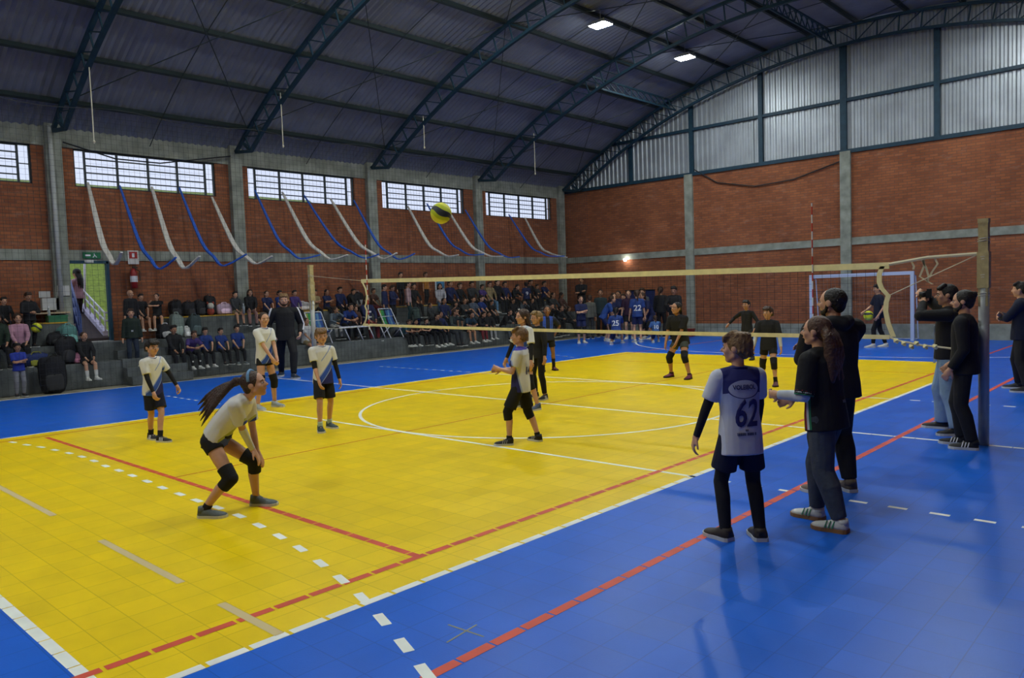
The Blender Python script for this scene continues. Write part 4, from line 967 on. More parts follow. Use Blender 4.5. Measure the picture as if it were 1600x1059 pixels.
def shoe(r, i, parent, mu, ms_, stripe_=None, chunky=1.0, detail=True, own=False):
    h = r.H; L_ = .162*h; w_ = .036*h*chunky; st = .016*h*chunky; n = 14; V = []; SV = []; m_ = 9
    prof = [(0, .55, .30), (.08, .78, .52), (.2, .85, .60), (.35, .82, .52), (.5, .88, .36), (.65, 1.0, .27), (.8, .98, .22), (.92, .75, .17), (1., .35, .09)]
    for t, wf, hf in prof:
        y = (t-.28)*L_
        for k in range(n):
            a = PI*k/(n-1); V.append((-math.cos(a)*w_*wf, y, st*.8+max(math.sin(a), 0.)**.8*hf*w_*2.35))
        SV += [(-w_*wf*1.08, y*1.03, 0), (w_*wf*1.08, y*1.03, 0), (w_*wf*1.08, y*1.03, st), (-w_*wf*1.08, y*1.03, st)]
    F = [(j*n+k, j*n+k+1, (j+1)*n+k+1, (j+1)*n+k) for j in range(m_-1) for k in range(n-1)]+[(j*n+n-1, j*n, (j+1)*n, (j+1)*n+n-1) for j in range(m_-1)]
    F += [tuple(range(n-1, -1, -1)), tuple((m_-1)*n+k for k in range(n))]
    yaw = r.foot[i][1]; pit = r.heel[i]; p0 = r.foot[i][0]
    cp_, sp_ = math.cos(-pit), math.sin(-pit); Rx = np.array([[1, 0, 0], [0, cp_, -sp_], [0, sp_, cp_]]); T = rotz(yaw)@Rx
    toe = np.array([0, .72*L_, 0])
    tf = lambda P_: (np.array(P_)-toe*(1 if pit else 0))@T.T+p0+(rotz(yaw)@toe if pit else 0)
    mb = MB(); mb.add(tf(V), F); a = r.ank[i]; 
    if pit: a = tf([(0, 0, .05*h)])[0]
    mb.tube([tf([(0, -.02*h, .03*h)])[0], tf([(0, -.018*h, .062*h)])[0]], [.030*h, .027*h], 12)
    so = mb.build('shoe', mu, parent, smooth=True)
    mb = MB(); mb.add(tf(SV), [(4*j+a_, 4*j+b_, 4*j+4+b_, 4*j+4+a_) for j in range(m_-1) for a_, b_ in ((0, 1), (1, 2), (2, 3), (3, 0))]+[(3, 2, 1, 0), tuple(4*(m_-1)+k for k in range(4))])
    mb.build('sole', ms_, so)
    if stripe_:
        for sx in (-1, 1):
            mb = MB()
            for k in range(3):
                y = (.34+.10*k)*L_-.28*L_; q = [(sx*w_*.99, y, st*1.1), (sx*w_*.99, y+.035*L_, st*1.1), (sx*w_*.62, y+.02*L_-.03*L_, w_*.85+st), (sx*w_*.62, y-.015*L_-.03*L_, w_*.85+st)]
                q2 = [(x*1.06, yy, z+.001) for x, yy, z in q]; mb.add(tf(q+q2), [(0, 1, 2, 3), (7, 6, 5, 4), (0, 4, 5, 1), (1, 5, 6, 2), (2, 6, 7, 3), (3, 7, 4, 0)])
            mb.build('side_stripes', stripe_, so)
    return so
def face(r, parent, brow, iris=(.03, .015, .008), lip=(.33, .11, .09)):
    hh = r.hh; EW, EI = mat('eye_white', (.6, .58, .55), .3), mat('eye_iris', iris, .3)
    for sx in (-1, 1):
        mb = MB(); V, F = sph(6); V1 = (V*np.array((.062, .03, .036))*hh)@r.HR.T+r.hx((sx*.15, .365, .0)); mb.add(V1, F, 0)
        V2 = (V*np.array((.030, .02, .032))*hh)@r.HR.T+r.hx((sx*.15, .385, .0)); mb.add(V2, F, 1); mb.build('eye', [EW, EI], parent, smooth=True)
        mb = MB(); mb.tube([r.hx((sx*.07, .395, .075)), r.hx((sx*.15, .392, .10)), r.hx((sx*.235, .34, .075))], [.012*hh, .018*hh, .008*hh], 6); mb.build('eyebrow', brow, parent, smooth=True)
    mb = MB(); V1 = (sph(6)[0]*np.array((.10, .03, .028))*hh)@r.HR.T+r.hx((0, .385, -.245)); mb.add(V1, sph(6)[1]); mb.build('mouth', mat('lips_%d' % int(lip[0]*100), lip, .5), parent, smooth=True)

SKL = mat('light_skin', (.55, .30, .19), .55, noise=.06, nscale=14); SKM = mat('tan_skin', (.42, .21, .12), .55, noise=.06, nscale=14); SKD = mat('brown_skin', (.26, .12, .065), .55, noise=.06, nscale=14)
def hairm(n, c): return mat(n, c, .55, noise=.35, nscale=40, bump=.7, bscale=55)
HBLK, HBR, HLB, HBL = hairm('black_hair', (.012, .009, .008)), hairm('brown_hair', (.045, .022, .012)), hairm('light_brown_hair', (.17, .095, .04)), hairm('blond_hair', (.24, .15, .06))
def cloth(n, c, bump=.35): return mat(n, c, .85, bump=bump, bscale=16, noise=.07, nscale=10)
CB = cloth('black_cloth', (.010, .010, .012)); CN = cloth('navy_cloth', (.012, .018, .06)); KP = cloth('black_knee_pad', (.007, .007, .008), .2); CDN = cloth('dark_navy_cloth', (.008, .011, .03))
def jersey(name, H, kind):
    """team shirt: pale with a slanting navy and blue panel; pattern fixed to the cloth"""
    m = mat(name, (.62, .62, .60), .8, bump=.3, bscale=14); N, L = nt(m); b = N['Principled BSDF']; tc = N.new('ShaderNodeTexCoord'); sx = N.new('ShaderNodeSeparateXYZ'); L.new(tc.outputs['Object'], sx.inputs[0])
    def M(op, a, b_=None, c=None):
        n = N.new('ShaderNodeMath'); n.operation = op
        for i, v in enumerate((a, b_, c)):
            if v is None: continue
            if isinstance(v, (int, float)): n.inputs[i].default_value = v
            else: L.new(v, n.inputs[i])
        return n.outputs[0]
    X, Y, Z = [M('DIVIDE', sx.outputs[k], H) for k in ('X', 'Y', 'Z')]
    W_, NV, BL_, LB = (.66, .66, .62, 1), (.018, .02, .12, 1), (.03, .085, .42, 1), (.28, .36, .60, 1)
    def mix(f, a, b_):
        n = N.new('ShaderNodeMixRGB'); L.new(f, n.inputs[0])
        for i, v in ((1, a), (2, b_)):
            if isinstance(v, tuple): n.inputs[i].default_value = v
            else: L.new(v, n.inputs[i])
        return n.outputs[0]
    if kind == 'front':       # slanted panel low on the wearer's left front
        s = M('SUBTRACT', M('SUBTRACT', Z, .560), M('MULTIPLY', X, -1.25)); front = M('MULTIPLY', M('GREATER_THAN', Y, -.005), M('LESS_THAN', M('ABSOLUTE', X), .096))
        col = mix(M('MULTIPLY', M('LESS_THAN', s, .045), front), W_, LB); col = mix(M('MULTIPLY', M('LESS_THAN', s, .03), front), col, BL_)
        col = mix(M('MULTIPLY', M('LESS_THAN', s, -.035), front), col, LB); col = mix(M('MULTIPLY', M('LESS_THAN', s, -.045), front), col, NV)
        s2 = M('ABSOLUTE', M('SUBTRACT', M('SUBTRACT', Z, .72), M('MULTIPLY', X, -1.2))); col = mix(M('MULTIPLY', M('MULTIPLY', M('LESS_THAN', s2, .008), front), M('LESS_THAN', X, .03)), col, LB)
    elif kind == 'yoke':      # back view: navy shoulder yoke, pale oval, tinted side
        d = M('SUBTRACT', 0.0, Y); yk = M('MULTIPLY', M('GREATER_THAN', M('ADD', Z, M('MULTIPLY', M('ABSOLUTE', X), .25)), .735), M('LESS_THAN', M('ABSOLUTE', X), .092))
        ov = M('ADD', M('POWER', M('DIVIDE', M('ABSOLUTE', X), .072), 2.), M('POWER', M('ABSOLUTE', M('DIVIDE', M('SUBTRACT', Z, .735), .042)), 2.))
        grad = N.new('ShaderNodeMapRange'); grad.inputs['From Min'].default_value = .54; grad.inputs['From Max'].default_value = .70; L.new(Z, grad.inputs['Value'])
        col = mix(grad.outputs[0], (.50, .50, .52, 1), (.30, .35, .52, 1)); col = mix(M('GREATER_THAN', M('ABSOLUTE', X), .092), col, (.55, .58, .64, 1))
        col = mix(yk, col, NV); col = mix(M('LESS_THAN', ov, 1.0), col, (.36, .38, .48, 1))
        rim = M('MULTIPLY', M('LESS_THAN', M('ABSOLUTE', M('SUBTRACT', ov, 1.06)), .09), M('LESS_THAN', Z, .73)); col = mix(rim, col, NV)
    elif kind == 'side':      # navy front, white back half
        s = M('SUBTRACT', Y, M('MULTIPLY', M('SUBTRACT', Z, .66), .25)); col = mix(M('GREATER_THAN', s, .008), W_, LB); col = mix(M('GREATER_THAN', s, .02), col, NV)
        col = mix(M('MULTIPLY', M('GREATER_THAN', Y, .02), M('GREATER_THAN', Z, .72)), col, (.55, .52, .45, 1)); col = mix(M('GREATER_THAN', Z, .80), col, (.06, .05, .35, 1))
    elif kind == 'belly':     # crouching: blue and yellow-green band round the lower trunk
        s = M('ADD', M('SUBTRACT', M('ADD', Z, M('MULTIPLY', Y, -.75)), .395), M('GREATER_THAN', M('ABSOLUTE', X), .092)); col = mix(M('LESS_THAN', s, .055), W_, (.42, .45, .12, 1)); col = mix(M('LESS_THAN', s, .04), col, (.05, .08, .35, 1)); col = mix(M('LESS_THAN', s, .0), col, NV)
        col = mix(M('LESS_THAN', Y, -.16), col, W_)
    elif kind == 'gradient':
        g = N.new('ShaderNodeMapRange'); g.inputs['From Min'].default_value = .52; g.inputs['From Max'].default_value = .8; L.new(Z, g.inputs['Value']); col = mix(g.outputs[0], (.02, .045, .22, 1), (.10, .14, .42, 1))
    elif kind == 'panels':    # dark shirt, bright blue side panels
        ax = M('ABSOLUTE', X); col = mix(M('MULTIPLY', M('GREATER_THAN', ax, .03), M('LESS_THAN', ax, .078)), (.012, .016, .04, 1), (.03, .08, .42, 1)); col = mix(M('LESS_THAN', Z, .60), col, (.012, .016, .04, 1))
    L.new(col, b.inputs['Base Color']); return m

def number(text, r, shirt, size, up, back=True, m=None, ext=.0015, xoff=0., font_shear=0., name='lettering', sx=1.):
    """lettering wrapped onto the cloth; up: distance above pelvis along the trunk"""
    cu = bpy.data.curves.new(name, 'FONT'); cu.body = text; cu.size = size; cu.align_x = 'CENTER'; cu.align_y = 'CENTER'; cu.resolution_u = 3; cu.shear = font_shear; cu.offset = size*.02
    o = bpy.data.objects.new(name, cu); COL.objects.link(o); dg = bpy.context.evaluated_depsgraph_get(); me = bpy.data.meshes.new_from_object(o.evaluated_get(dg)); bpy.data.objects.remove(o)
    bm_ = bmesh.new(); bm_.from_mesh(me); 
    for _ in range(2): bmesh.ops.subdivide_edges(bm_, edges=[e for e in bm_.edges if e.calc_length() > size*.12], cuts=2)
    bmesh.ops.triangulate(bm_, faces=bm_.faces)
    sm = shirt.data; bvh = BVHTree.FromPolygons([v.co for v in sm.vertices], [tuple(p.vertices) for p in sm.polygons])
    f = -r.f if back else r.f; rt = np.cross(r.up, f)*-1; c = r.sp[0]+r.up*up+rt*0
    rt = np.cross(f, r.up)*-1
    for v in bm_.verts:
        p = c+rt*(v.co.x*sx+xoff)+r.up*v.co.y+f*.6; loc, no, i_, d_ = bvh.ray_cast(Vector(p), Vector(-f))
        v.co = (loc+Vector(f)*.004) if loc else Vector(p-f*.5)
    res_ = bmesh.ops.extrude_face_region(bm_, geom=list(bm_.faces)); 
    for e in res_['geom']:
        if isinstance(e, bmesh.types.BMVert): e.co += Vector(f)*ext
    bm_.to_mesh(me); bm_.free(); me.materials.clear(); me.materials.append(m); return link(name, me, shirt)

def person_at(x, y, th, z=0, scale=1., label='', group=None):
    r = link('person', None); return r

def finish(ob, x, y, th, z, label, scale=1., group=None):
    ob.location = (float(x), float(y), float(z)); ob.rotation_euler = (0, 0, math.radians(th-90)); ob.scale = (scale,)*3
    ob['label'] = label; ob['category'] = 'person'
    if group: ob['group'] = group

def wloc(x, y, th, px_py_list):
    """surveyed foot points -> the person's own frame"""
    a = math.radians(th-90); c, s = math.cos(-a), math.sin(-a); out = []
    for px, py in px_py_list:
        p = hit(px, py, 0); dx, dy = p[0]-x, p[1]-y; out.append((c*dx-s*dy, s*dx+c*dy))
    return out
# ------------------------------------------------------------------ foreground figures
def height_for(x, y, ytop):
    lo, hi = 0., 4.
    for _ in range(40):
        m_ = (lo+hi)/2; d = np.array([x, y, m_])-CAM; zz = d@_F
        if 529.5-FOC*(d@_U)/zz > ytop: lo = m_
        else: hi = m_
    return lo
def figure(label, feet, th, top, toes=(0, 0), root=None, voxel=.0075, skin=SKL, Hfix=None, **kw):
    P2 = [hit(px, py, 0)[:2] for px, py in feet]; c = (P2[0]+P2[1])/2; a = math.radians(-(th-90)); ca, sa = math.cos(a), math.sin(a)
    loc = [(ca*(p-c)[0]-sa*(p-c)[1], sa*(p-c)[0]+ca*(p-c)[1]) for p in P2]; H = Hfix or 1.5
    zt = height_for(c[0], c[1], top)
    for _ in range(4):
        ft = [(l[0]/H, l[1]/H, t, 0) for l, t in zip(loc, toes)]; r = Rig(H=H, feet=ft, **kw)
        ztop = r.hx((0, -.1, .52))[2]
        if Hfix: break
        H = H*zt/ztop
    r = Rig(H=H, feet=[(l[0]/H, l[1]/H, t, 0) for l, t in zip(loc, toes)], **kw)
    me = body_mesh(r, voxel, True, skin); me.name = 'person'; ob = link('person', me)
    finish(ob, c[0], c[1], th, 0, label); return r, ob
def part(me, parent, name=None):
    if me is None: return None
    o = link(name or me.name, me, parent); return o
def both_shoes(r, ob, mu, ms_, **k): return [shoe(r, i, ob, mu, ms_, **k) for i in (0, 1)]
def kneepads(r, ob, v=.0075, sides=(0, 1), m=KP):
    for i in sides:
        k = r.knee[i]; u = k+(r.hip[i]-k)*.30; l = k+(r.ank[i]-k)*.30; f = nrm((k-(u+l)/2)+np.array([0, .001, 0])); h = r.H
        part(tube_mesh('knee_pad', [u, k+f*.004*h, l], [.045*h*r.g, .041*h*r.g, .037*h*r.g], v, m), ob)
def armsleeve(r, ob, i, f0, f1, m, v=.0075, nm='arm_sleeve', ex=.0035):
    """f: 0 shoulder, 1 elbow, 2 wrist"""
    P = lambda f: r.sh[i]+(r.el[i]-r.sh[i])*f if f <= 1 else r.el[i]+(r.wr[i]-r.el[i])*(f-1)
    R_ = lambda f: (.027+(.021-.027)*min(f, 1) if f <= 1 else .0215+(.0150-.0215)*(f-1))*r.H*r.g+ex
    fs = sorted(set([f0]+([1.0] if f0 < 1 < f1 else [])+([1.3] if f0 < 1.3 < f1 else [])+[f1])); return part(tube_mesh(nm, [P(f) for f in fs], [R_(f) for f in fs], v, m), ob)
def socks(r, ob, hgt, m, v=.0075, sides=(0, 1)):
    for i in sides:
        a = r.ank[i]; t = a+(r.knee[i]-a)*hgt; part(tube_mesh('sock', [a-np.array([0, 0, .012*r.H]), t], [.024*r.H, (.023+.012*hgt)*r.H], v, m), ob)
def collar(r, ob, m, w_=.010):
    mb = MB(); h = r.H; c = r.neck-r.up*.000*h; pts = [c+r.r*.043*h*math.cos(a)+r.f*(.040*h*math.sin(a))+r.up*(-.012*h*max(0, math.sin(a))+.002*h) for a in np.linspace(0, 2*PI, 20)]
    mb.tube(pts, .006*h, 6); return mb.build('collar', m, ob, smooth=True)
def cuff(r, ob, i, f, m, rad=.0375, w_=.006):
    p = r.sh[i]+(r.el[i]-r.sh[i])*f; d = nrm(r.el[i]-r.sh[i]); return part(tube_mesh('cuff_band', [p-d*w_*r.H, p+d*w_*r.H], [rad*r.H*r.g+.002]*2, .006, m), ob)
SOLW = mat('white_rubber', (.55, .55, .52), .6); SOLB = mat('black_rubber', (.012, .012, .012), .7); GUM = mat('gum_rubber', (.30, .15, .05), .6)
SHB = mat('black_shoe_fabric', (.015, .015, .017), .7, bump=.3); SHG = mat('grey_shoe_mesh', (.10, .12, .12), .7, bump=.3); SHW = mat('white_shoe_leather', (.55, .55, .52), .5); SKW = cloth('white_sock', (.60, .60, .56), .2)
INK = mat('navy_print', (.012, .014, .10), .6); INW = mat('white_print', (.65, .65, .68), .6)

# boy with number 62, seen from behind
r, ob = figure('boy seen from behind in white and navy shirt number 62', [(1131, 842), (1187, 842)], 140, 519, toes=(25, -12), kid=True, head=(52, 2, 0), lean=3,
    arms=[((-.20, .07, .475), (-1, -.9, 0)), ((.15, .14, .50), (1, -.6, 0))], g=1.0, curl=.55)
H = r.H; part(hair_mesh(r, 'mop', .007, HLB), ob); face(r, ob, HLB)
J = jersey('jersey_62', H, 'yoke'); sh_ = part(top_mesh(r, .0075, J, sleeve=.70, hem=.095, ease=1.14), ob)
number('62', r, sh_, .175*H, .098*H, m=INK, font_shear=.22, sx=.66); number('VOLEIBOL', r, sh_, .030*H, .225*H, m=INK, sx=.8); number('llllllllll llllllll ll', r, sh_, .019*H, .006*H, m=INK); number('lllll', r, sh_, .014*H, .024*H, m=INK)
collar(r, ob, INK); part(legs_mesh(r, .008, CDN, to=.72, flare=1.22, loose=1.08), ob); part(legs_mesh(r, .008, CB, to=1.97, name='leggings', loose=.93, rise=.0), ob)
for i in (0, 1): armsleeve(r, ob, i, .5, 2.0, CB)
both_shoes(r, ob, mat('brown_black_shoe', (.03, .022, .018), .6), SOLW, chunky=1.15)

# woman in dark tee over white sleeves
r, ob = figure('woman with long curly ponytail, black shirt over white sleeves and grey sweatpants', [(1309, 830), (1273, 810)], 172, 494, toes=(8, 2), fem=True, head=(14, 4, 0), lean=6,
    arms=[((-.115, .165, .615), (-.25, -1, -.3)), ((.06, .19, .575), (.4, -1, -.5))], g=1.12, curl=.75)
H = r.H; part(hair_mesh(r, 'curlytail', .008, hairm('auburn_hair', (.075, .035, .02))), ob); face(r, ob, HBR)
tee = part(top_mesh(r, .008, CB, sleeve=.98, hem=.055, ease=1.10), ob)
for i in (0, 1):
    armsleeve(r, ob, i, .85, 1.98, cloth('white_cotton', (.50, .54, .60)), nm='undersleeve', ex=.008)
    for f, c in ((.86, 'cuff_red'), (.91, 'cuff_white'), (.96, 'cuff_green')): cuff(r, ob, i, f, mat(c, {'cuff_red': (.25, .02, .02), 'cuff_white': (.55, .55, .52), 'cuff_green': (.02, .16, .07)}[c], .8), rad=.0385, w_=.0035)
for k, c in enumerate(('cuff_red', 'cuff_white', 'cuff_green')):
    yo = (.042-.012*k)*H; mb = MB(); bvh = BVHTree.FromPolygons([v.co for v in tee.data.vertices], [tuple(p.vertices) for p in tee.data.polygons]); pts = []
    for z in np.linspace(-.045, .12, 12):
        q = r.sp[0]+r.up*z*H+r.f*yo-r.r*.5; loc, *_ = bvh.ray_cast(Vector(q), Vector(r.r)); 
        if loc: pts.append(np.array(loc)-r.r*.002)
    if len(pts) > 2: mb.strip(pts, r.f, .011*H, .004); mb.build('side_stripe', MATS[c], tee)
number('lllllllll', r, tee, .018*H, .07*H, m=mat('grey_print', (.12, .12, .13), .6), xoff=.03*H)
part(legs_mesh(r, .009, cloth('grey_sweatpants_cloth', (.052, .062, .075), .6), to=1.93, name='sweatpants', loose=1.16, flare=.95), ob)
both_shoes(r, ob, SHW, GUM, stripe_=mat('green_leather', (.01, .15, .07), .5), chunky=1.08)
mb = MB(); mb.tube([r.hx((.05*math.cos(a)*3, -.50+.02*math.sin(a), .08+.15*math.sin(a))) for a in np.linspace(0, 2*PI, 14)], .012, 6); mb.build('hair_tie', CB, ob, smooth=True)

# big man in black hoodie
r, ob = figure('tall bearded man in black hoodie with folded arms behind the woman with the ponytail', [(1284, 772), (1326, 766)], 150, 450, toes=(10, -12), head=(28, 4, 0), g=1.22,
    arms=[((.02, .145, .66), (-1, -.2, -.5)), ((-.02, .13, .69), (1, -.2, -.5))], curl=.3)
H = r.H; part(hair_mesh(r, 'crop', .009, HBLK), ob); part(beard_mesh(r, .009, HBLK), ob); face(r, ob, HBLK)
part(top_mesh(r, .010, CB, sleeve=1.95, hem=.05, ease=1.14, hood=True, name='hoodie'), ob); part(legs_mesh(r, .010, CB, to=1.93, name='joggers', loose=1.04), ob); both_shoes(r, ob, mat('taupe_shoe', (.12, .09, .07), .7), SOLW)

# man with hair bun by the post
r, ob = figure('bearded man with hair bun, all in black, at the near net post', [(1516, 702), (1499, 694)], 184, 453, toes=(6, 0), head=(6, 0, 0), g=1.05,
    arms=[((-.125, .06, .50), (-.2, -1, 0)), ((.10, .09, .52), (.2, -1, 0))], curl=.7)
H = r.H; part(hair_mesh(r, 'bun', .008, HBLK), ob); part(beard_mesh(r, .008, HBLK), ob); face(r, ob, HBLK)
part(top_mesh(r, .009, CB, sleeve=1.93, hem=.05, ease=1.14, name='sweatshirt'), ob); part(legs_mesh(r, .010, CB, to=1.96, name='trousers', loose=1.04, flare=1.15), ob)
both_shoes(r, ob, SHB, SOLW, stripe_=INW)

# man photographing, pale jeans
r, ob = figure('man in black jacket and pale jeans raising a camera to his face', [(1494, 680), (1470, 669)], 192, 444, toes=(20, -10), head=(10, 0, 0), g=1.06,
    arms=[((-.055, .14, .87), (-1, .3, -.7)), ((.06, .16, .925), (1, 1.2, .9))], curl=.9)
H = r.H; part(hair_mesh(r, 'short', .009, HBLK), ob); face(r, ob, HBLK)
jk = part(top_mesh(r, .010, CB, sleeve=1.93, hem=.02, ease=1.16, name='jacket'), ob)
mb = MB(); mb.strip([r.sp[0]+r.up*(z*H)+r.f*(.078*H if z > .0 else .08*H) for z in np.linspace(-.05, .20, 8)], r.r, .035*H, .02); mb.build('white_tee', cloth('tee_white', (.42, .48, .5)), ob)
part(legs_mesh(r, .010, cloth('pale_denim', (.22, .33, .46), .5), to=1.97, name='jeans', loose=1.12, flare=1.5), ob); both_shoes(r, ob, SHB, SOLW)
q = r.hx((0, .75, .05)); a = math.radians(192-90); c2 = ob.location; wp = rotz(a)@q+np.array(c2)
rt = empty('photo_camera', wp, a, label='black camera held up to the face of the man in pale jeans', category='camera')
mb = MB(); mb.box(-.065, .065, -.03, .03, -.04, .045); mb.box(-.025, .025, -.03, .02, .045, .065); mb.build('camera_body', BLK, rt); mb = MB(); mb.tube([(0, .03, 0), (0, .06, 0), (0, .10, 0)], [.03, .034, .032], 14); mb.build('lens', BLK, rt, smooth=True)

# man cut by the right edge of the photo
r, ob = figure('man in dark clothes with folded arms cut off by the right edge of the picture', [(1602, 613), (1589, 607)], 185, 440, toes=(5, -5), head=(0, 0, 0), g=1.08,
    arms=[((.04, .17, .66), (-1, -.2, -.5)), ((-.04, .15, .69), (1, -.2, -.5))], curl=.3, voxel=.012)
part(hair_mesh(r, 'short', .012, HBLK), ob); part(top_mesh(r, .012, CDN, sleeve=1.9, hem=.05, ease=1.12, name='sweatshirt'), ob); part(legs_mesh(r, .012, CB, to=1.95, name='trousers'), ob); both_shoes(r, ob, SHB, SOLW)

# crouching girl in ready position
r, ob = figure('crouching girl with flying ponytail and blue headband, hands on her knee, in white jersey', [(404, 789), (323, 808)], 40, 592, toes=(-4, -2), fem=True, kid=True, Hfix=1.5, pel=(.01, -.085, .42), lean=44, head=(0, 12, 0),
    arms=lambda s: [((s.knee[0]+np.array([-.035, .02, .075]))/s.H, (-1, -.6, .2)), ((s.knee[0]+np.array([.05, .03, .07]))/s.H, (.9, -.9, .3))], g=1.0, curl=.35, knees=[(.05, 1, .3), (.12, 1, .2)],
    hands=[dict(d=(.1, .45, -.75), n=(0, -.7, -.4)), dict(d=(-.1, .45, -.75), n=(0, -.7, -.4))])
H = r.H; part(hair_mesh(r, 'swing', .007, HBR), ob); face(r, ob, HBR)
sh_ = part(top_mesh(r, .0075, jersey('jersey_crouch', H, 'belly'), sleeve=.72, hem=-.025, ease=1.12), ob); number('3', r, sh_, .13*H, .15*H, m=INK)
part(legs_mesh(r, .0075, CB, to=.26, name='shorts', loose=1.1, rise=.085), ob); kneepads(r, ob); armsleeve(r, ob, 1, .95, 1.95, cloth('white_sleeve', (.6, .6, .57), .2)); socks(r, ob, .18, CB, sides=(1,)); both_shoes(r, ob, SHG, SOLW)
mb = MB(); mb.tube([r.hx((.41*math.cos(a), -.06+.02*math.sin(a), .16+.41*math.sin(a))) for a in np.linspace(0, PI, 16)], .013, 6); mb.build('headband', mat('pale_blue_headband', (.12, .25, .42), .6), ob, smooth=True)
mb = MB(); mb.tube([r.wr[1]+nrm(r.wr[1]-r.el[1])*-.03+.022*np.array([math.cos(a), math.sin(a)*.7, math.sin(a)*.6]) for a in np.linspace(0, 2*PI, 12)], .004, 5); mb.build('wristband', mat('yellow_band', (.5, .45, .05), .5), ob)

# far-left boy
r, ob = figure('dark-haired boy in white jersey and black arm sleeves alone near the left edge', [(252, 690), (237, 686)], 18, 530, toes=(6, -14), kid=True, head=(-8, -3, 0), lean=5, side=2,
    arms=[((-.17, .13, .51), (-1, -1, 0)), ((.10, .13, .46), (1, -1, 0))], g=.95, curl=.8)
H = r.H; part(hair_mesh(r, 'fringe', .0075, HBLK), ob); face(r, ob, HBLK); part(top_mesh(r, .0075, jersey('jersey_a', H, 'front'), sleeve=.7, hem=.05, ease=1.14), ob); collar(r, ob, INK)
part(legs_mesh(r, .0075, CDN, to=.80, flare=1.2, loose=1.05), ob)
for i in (0, 1): armsleeve(r, ob, i, .55, 1.95, CB)
socks(r, ob, .28, CB); both_shoes(r, ob, SHB, SOLW, stripe_=INW)

# girl standing turned right, hands together
r, ob = figure('tall girl in white jersey and short shorts, hands held together, before the tracksuit man', [(431, 635), (404, 640)], 14, 488, toes=(0, -15), fem=True, head=(-22, 0, 0), lean=2,
    arms=[((-.01, .165, .515), (-1, -.7, 0)), ((.045, .17, .50), (1, -.7, 0))], g=.95, curl=.6)
H = r.H; part(hair_mesh(r, 'tied', .008, HBR), ob); face(r, ob, HBR); part(top_mesh(r, .008, jersey('jersey_b', H, 'front'), sleeve=.75, hem=.05, ease=1.10), ob); collar(r, ob, INK)
part(legs_mesh(r, .008, CB, to=.30, flare=1.05), ob); kneepads(r, ob, .009); both_shoes(r, ob, mat('pale_grey_shoe', (.30, .34, .34), .6), SOLW)

# boy facing camera
r, ob = figure('boy with tousled brown hair facing the camera in white jersey and black shorts', [(516, 668), (501, 674)], -14, 513, toes=(14, -12), kid=True, head=(-4, 0, 4), lean=0,
    arms=[((-.165, .03, .455), (-.4, -1, 0)), ((.075, .115, .465), (1, -.8, 0))], g=.95, curl=.5)
H = r.H; part(hair_mesh(r, 'mop', .0075, HLB), ob); face(r, ob, HLB); part(top_mesh(r, .0075, jersey('jersey_c', H, 'front'), sleeve=.65, hem=.055, ease=1.14), ob); collar(r, ob, INK)
part(legs_mesh(r, .0075, CB, to=.82, flare=1.2, loose=1.05), ob); armsleeve(r, ob, 0, .5, 1.95, CB); armsleeve(r, ob, 1, .5, 1.05, CB, nm='elbow_pad', ex=.008)
socks(r, ob, .22, cloth('mint_sock', (.42, .52, .45), .2)); both_shoes(r, ob, mat('teal_shoe', (.035, .06, .065), .6), SOLW)

# boy nearest the net, forearms raised
r, ob = figure('bowl-haired boy in white and navy jersey with forearms raised, nearest to the net', [(794, 695), (840, 689)], 205, 511, toes=(15, -35), kid=True, head=(14, 2, 0), lean=-2,
    arms=[((-.085, .165, .645), (-.5, -.9, -.6)), ((.04, .19, .625), (.5, -.9, -.6))], g=1.0, curl=.6)
H = r.H; part(hair_mesh(r, 'fringe', .0075, HLB), ob); face(r, ob, HLB); sh_ = part(top_mesh(r, .0075, jersey('jersey_d', H, 'side'), sleeve=.72, hem=.06, ease=1.14), ob); number('14', r, sh_, .09*H, .12*H, m=INK, xoff=-.02*H)
part(legs_mesh(r, .0075, CB, to=.85, flare=1.15, loose=1.05), ob); kneepads(r, ob); socks(r, ob, .16, CB); both_shoes(r, ob, SHB, SOLW, stripe_=mat('grey_stripe', (.3, .3, .28), .6))

# girl just behind him
r, ob = figure('girl with hair clip in white jersey and black arm sleeves, behind the bowl-haired boy', [(839, 640), (806, 636)], 258, 483, toes=(15, -10), fem=True, kid=True, head=(-6, 3, 0),
    arms=[((-.175, .05, .485), (-1, -1, 0)), ((.19, .10, .475), (1, -1, 0))], g=.98, curl=.5)
H = r.H; part(hair_mesh(r, 'long', .008, HBR), ob); face(r, ob, HBR); part(top_mesh(r, .008, jersey('jersey_e', H, 'front'), sleeve=.8, hem=.05, ease=1.14), ob); collar(r, ob, INK)
part(legs_mesh(r, .008, CB, to=.55, flare=1.1), ob); armsleeve(r, ob, 0, .6, 1.95, CB); armsleeve(r, ob, 1, .6, 1.95, CB); kneepads(r, ob); both_shoes(r, ob, mat('blue_grey_shoe', (.06, .08, .12), .6), SOLW)
mb = MB(); mb.tube([r.hx((.1, .22, .50)), r.hx((.2, .1, .50))], .012, 6); mb.build('hair_clip', INW, ob)
# blond boy in dark kit beyond the net
r, ob = figure('blond boy in dark kit beyond the net, half hidden behind the girl with the clip', [(851, 624), (836, 621)], 262, 486, toes=(20, -10), kid=True, head=(-10, 0, 0),
    arms=[((-.165, .05, .48), (-1, -1, 0)), ((.15, .04, .48), (1, -1, 0))], g=.95, curl=.5, voxel=.010)
H = r.H; part(hair_mesh(r, 'short', .009, HBL), ob); face(r, ob, HBL); part(top_mesh(r, .009, CB, sleeve=1.93, hem=.05, ease=1.12), ob); part(legs_mesh(r, .009, CB, to=1.9, name='leggings'), ob); both_shoes(r, ob, SHB, SOLW, stripe_=INW)
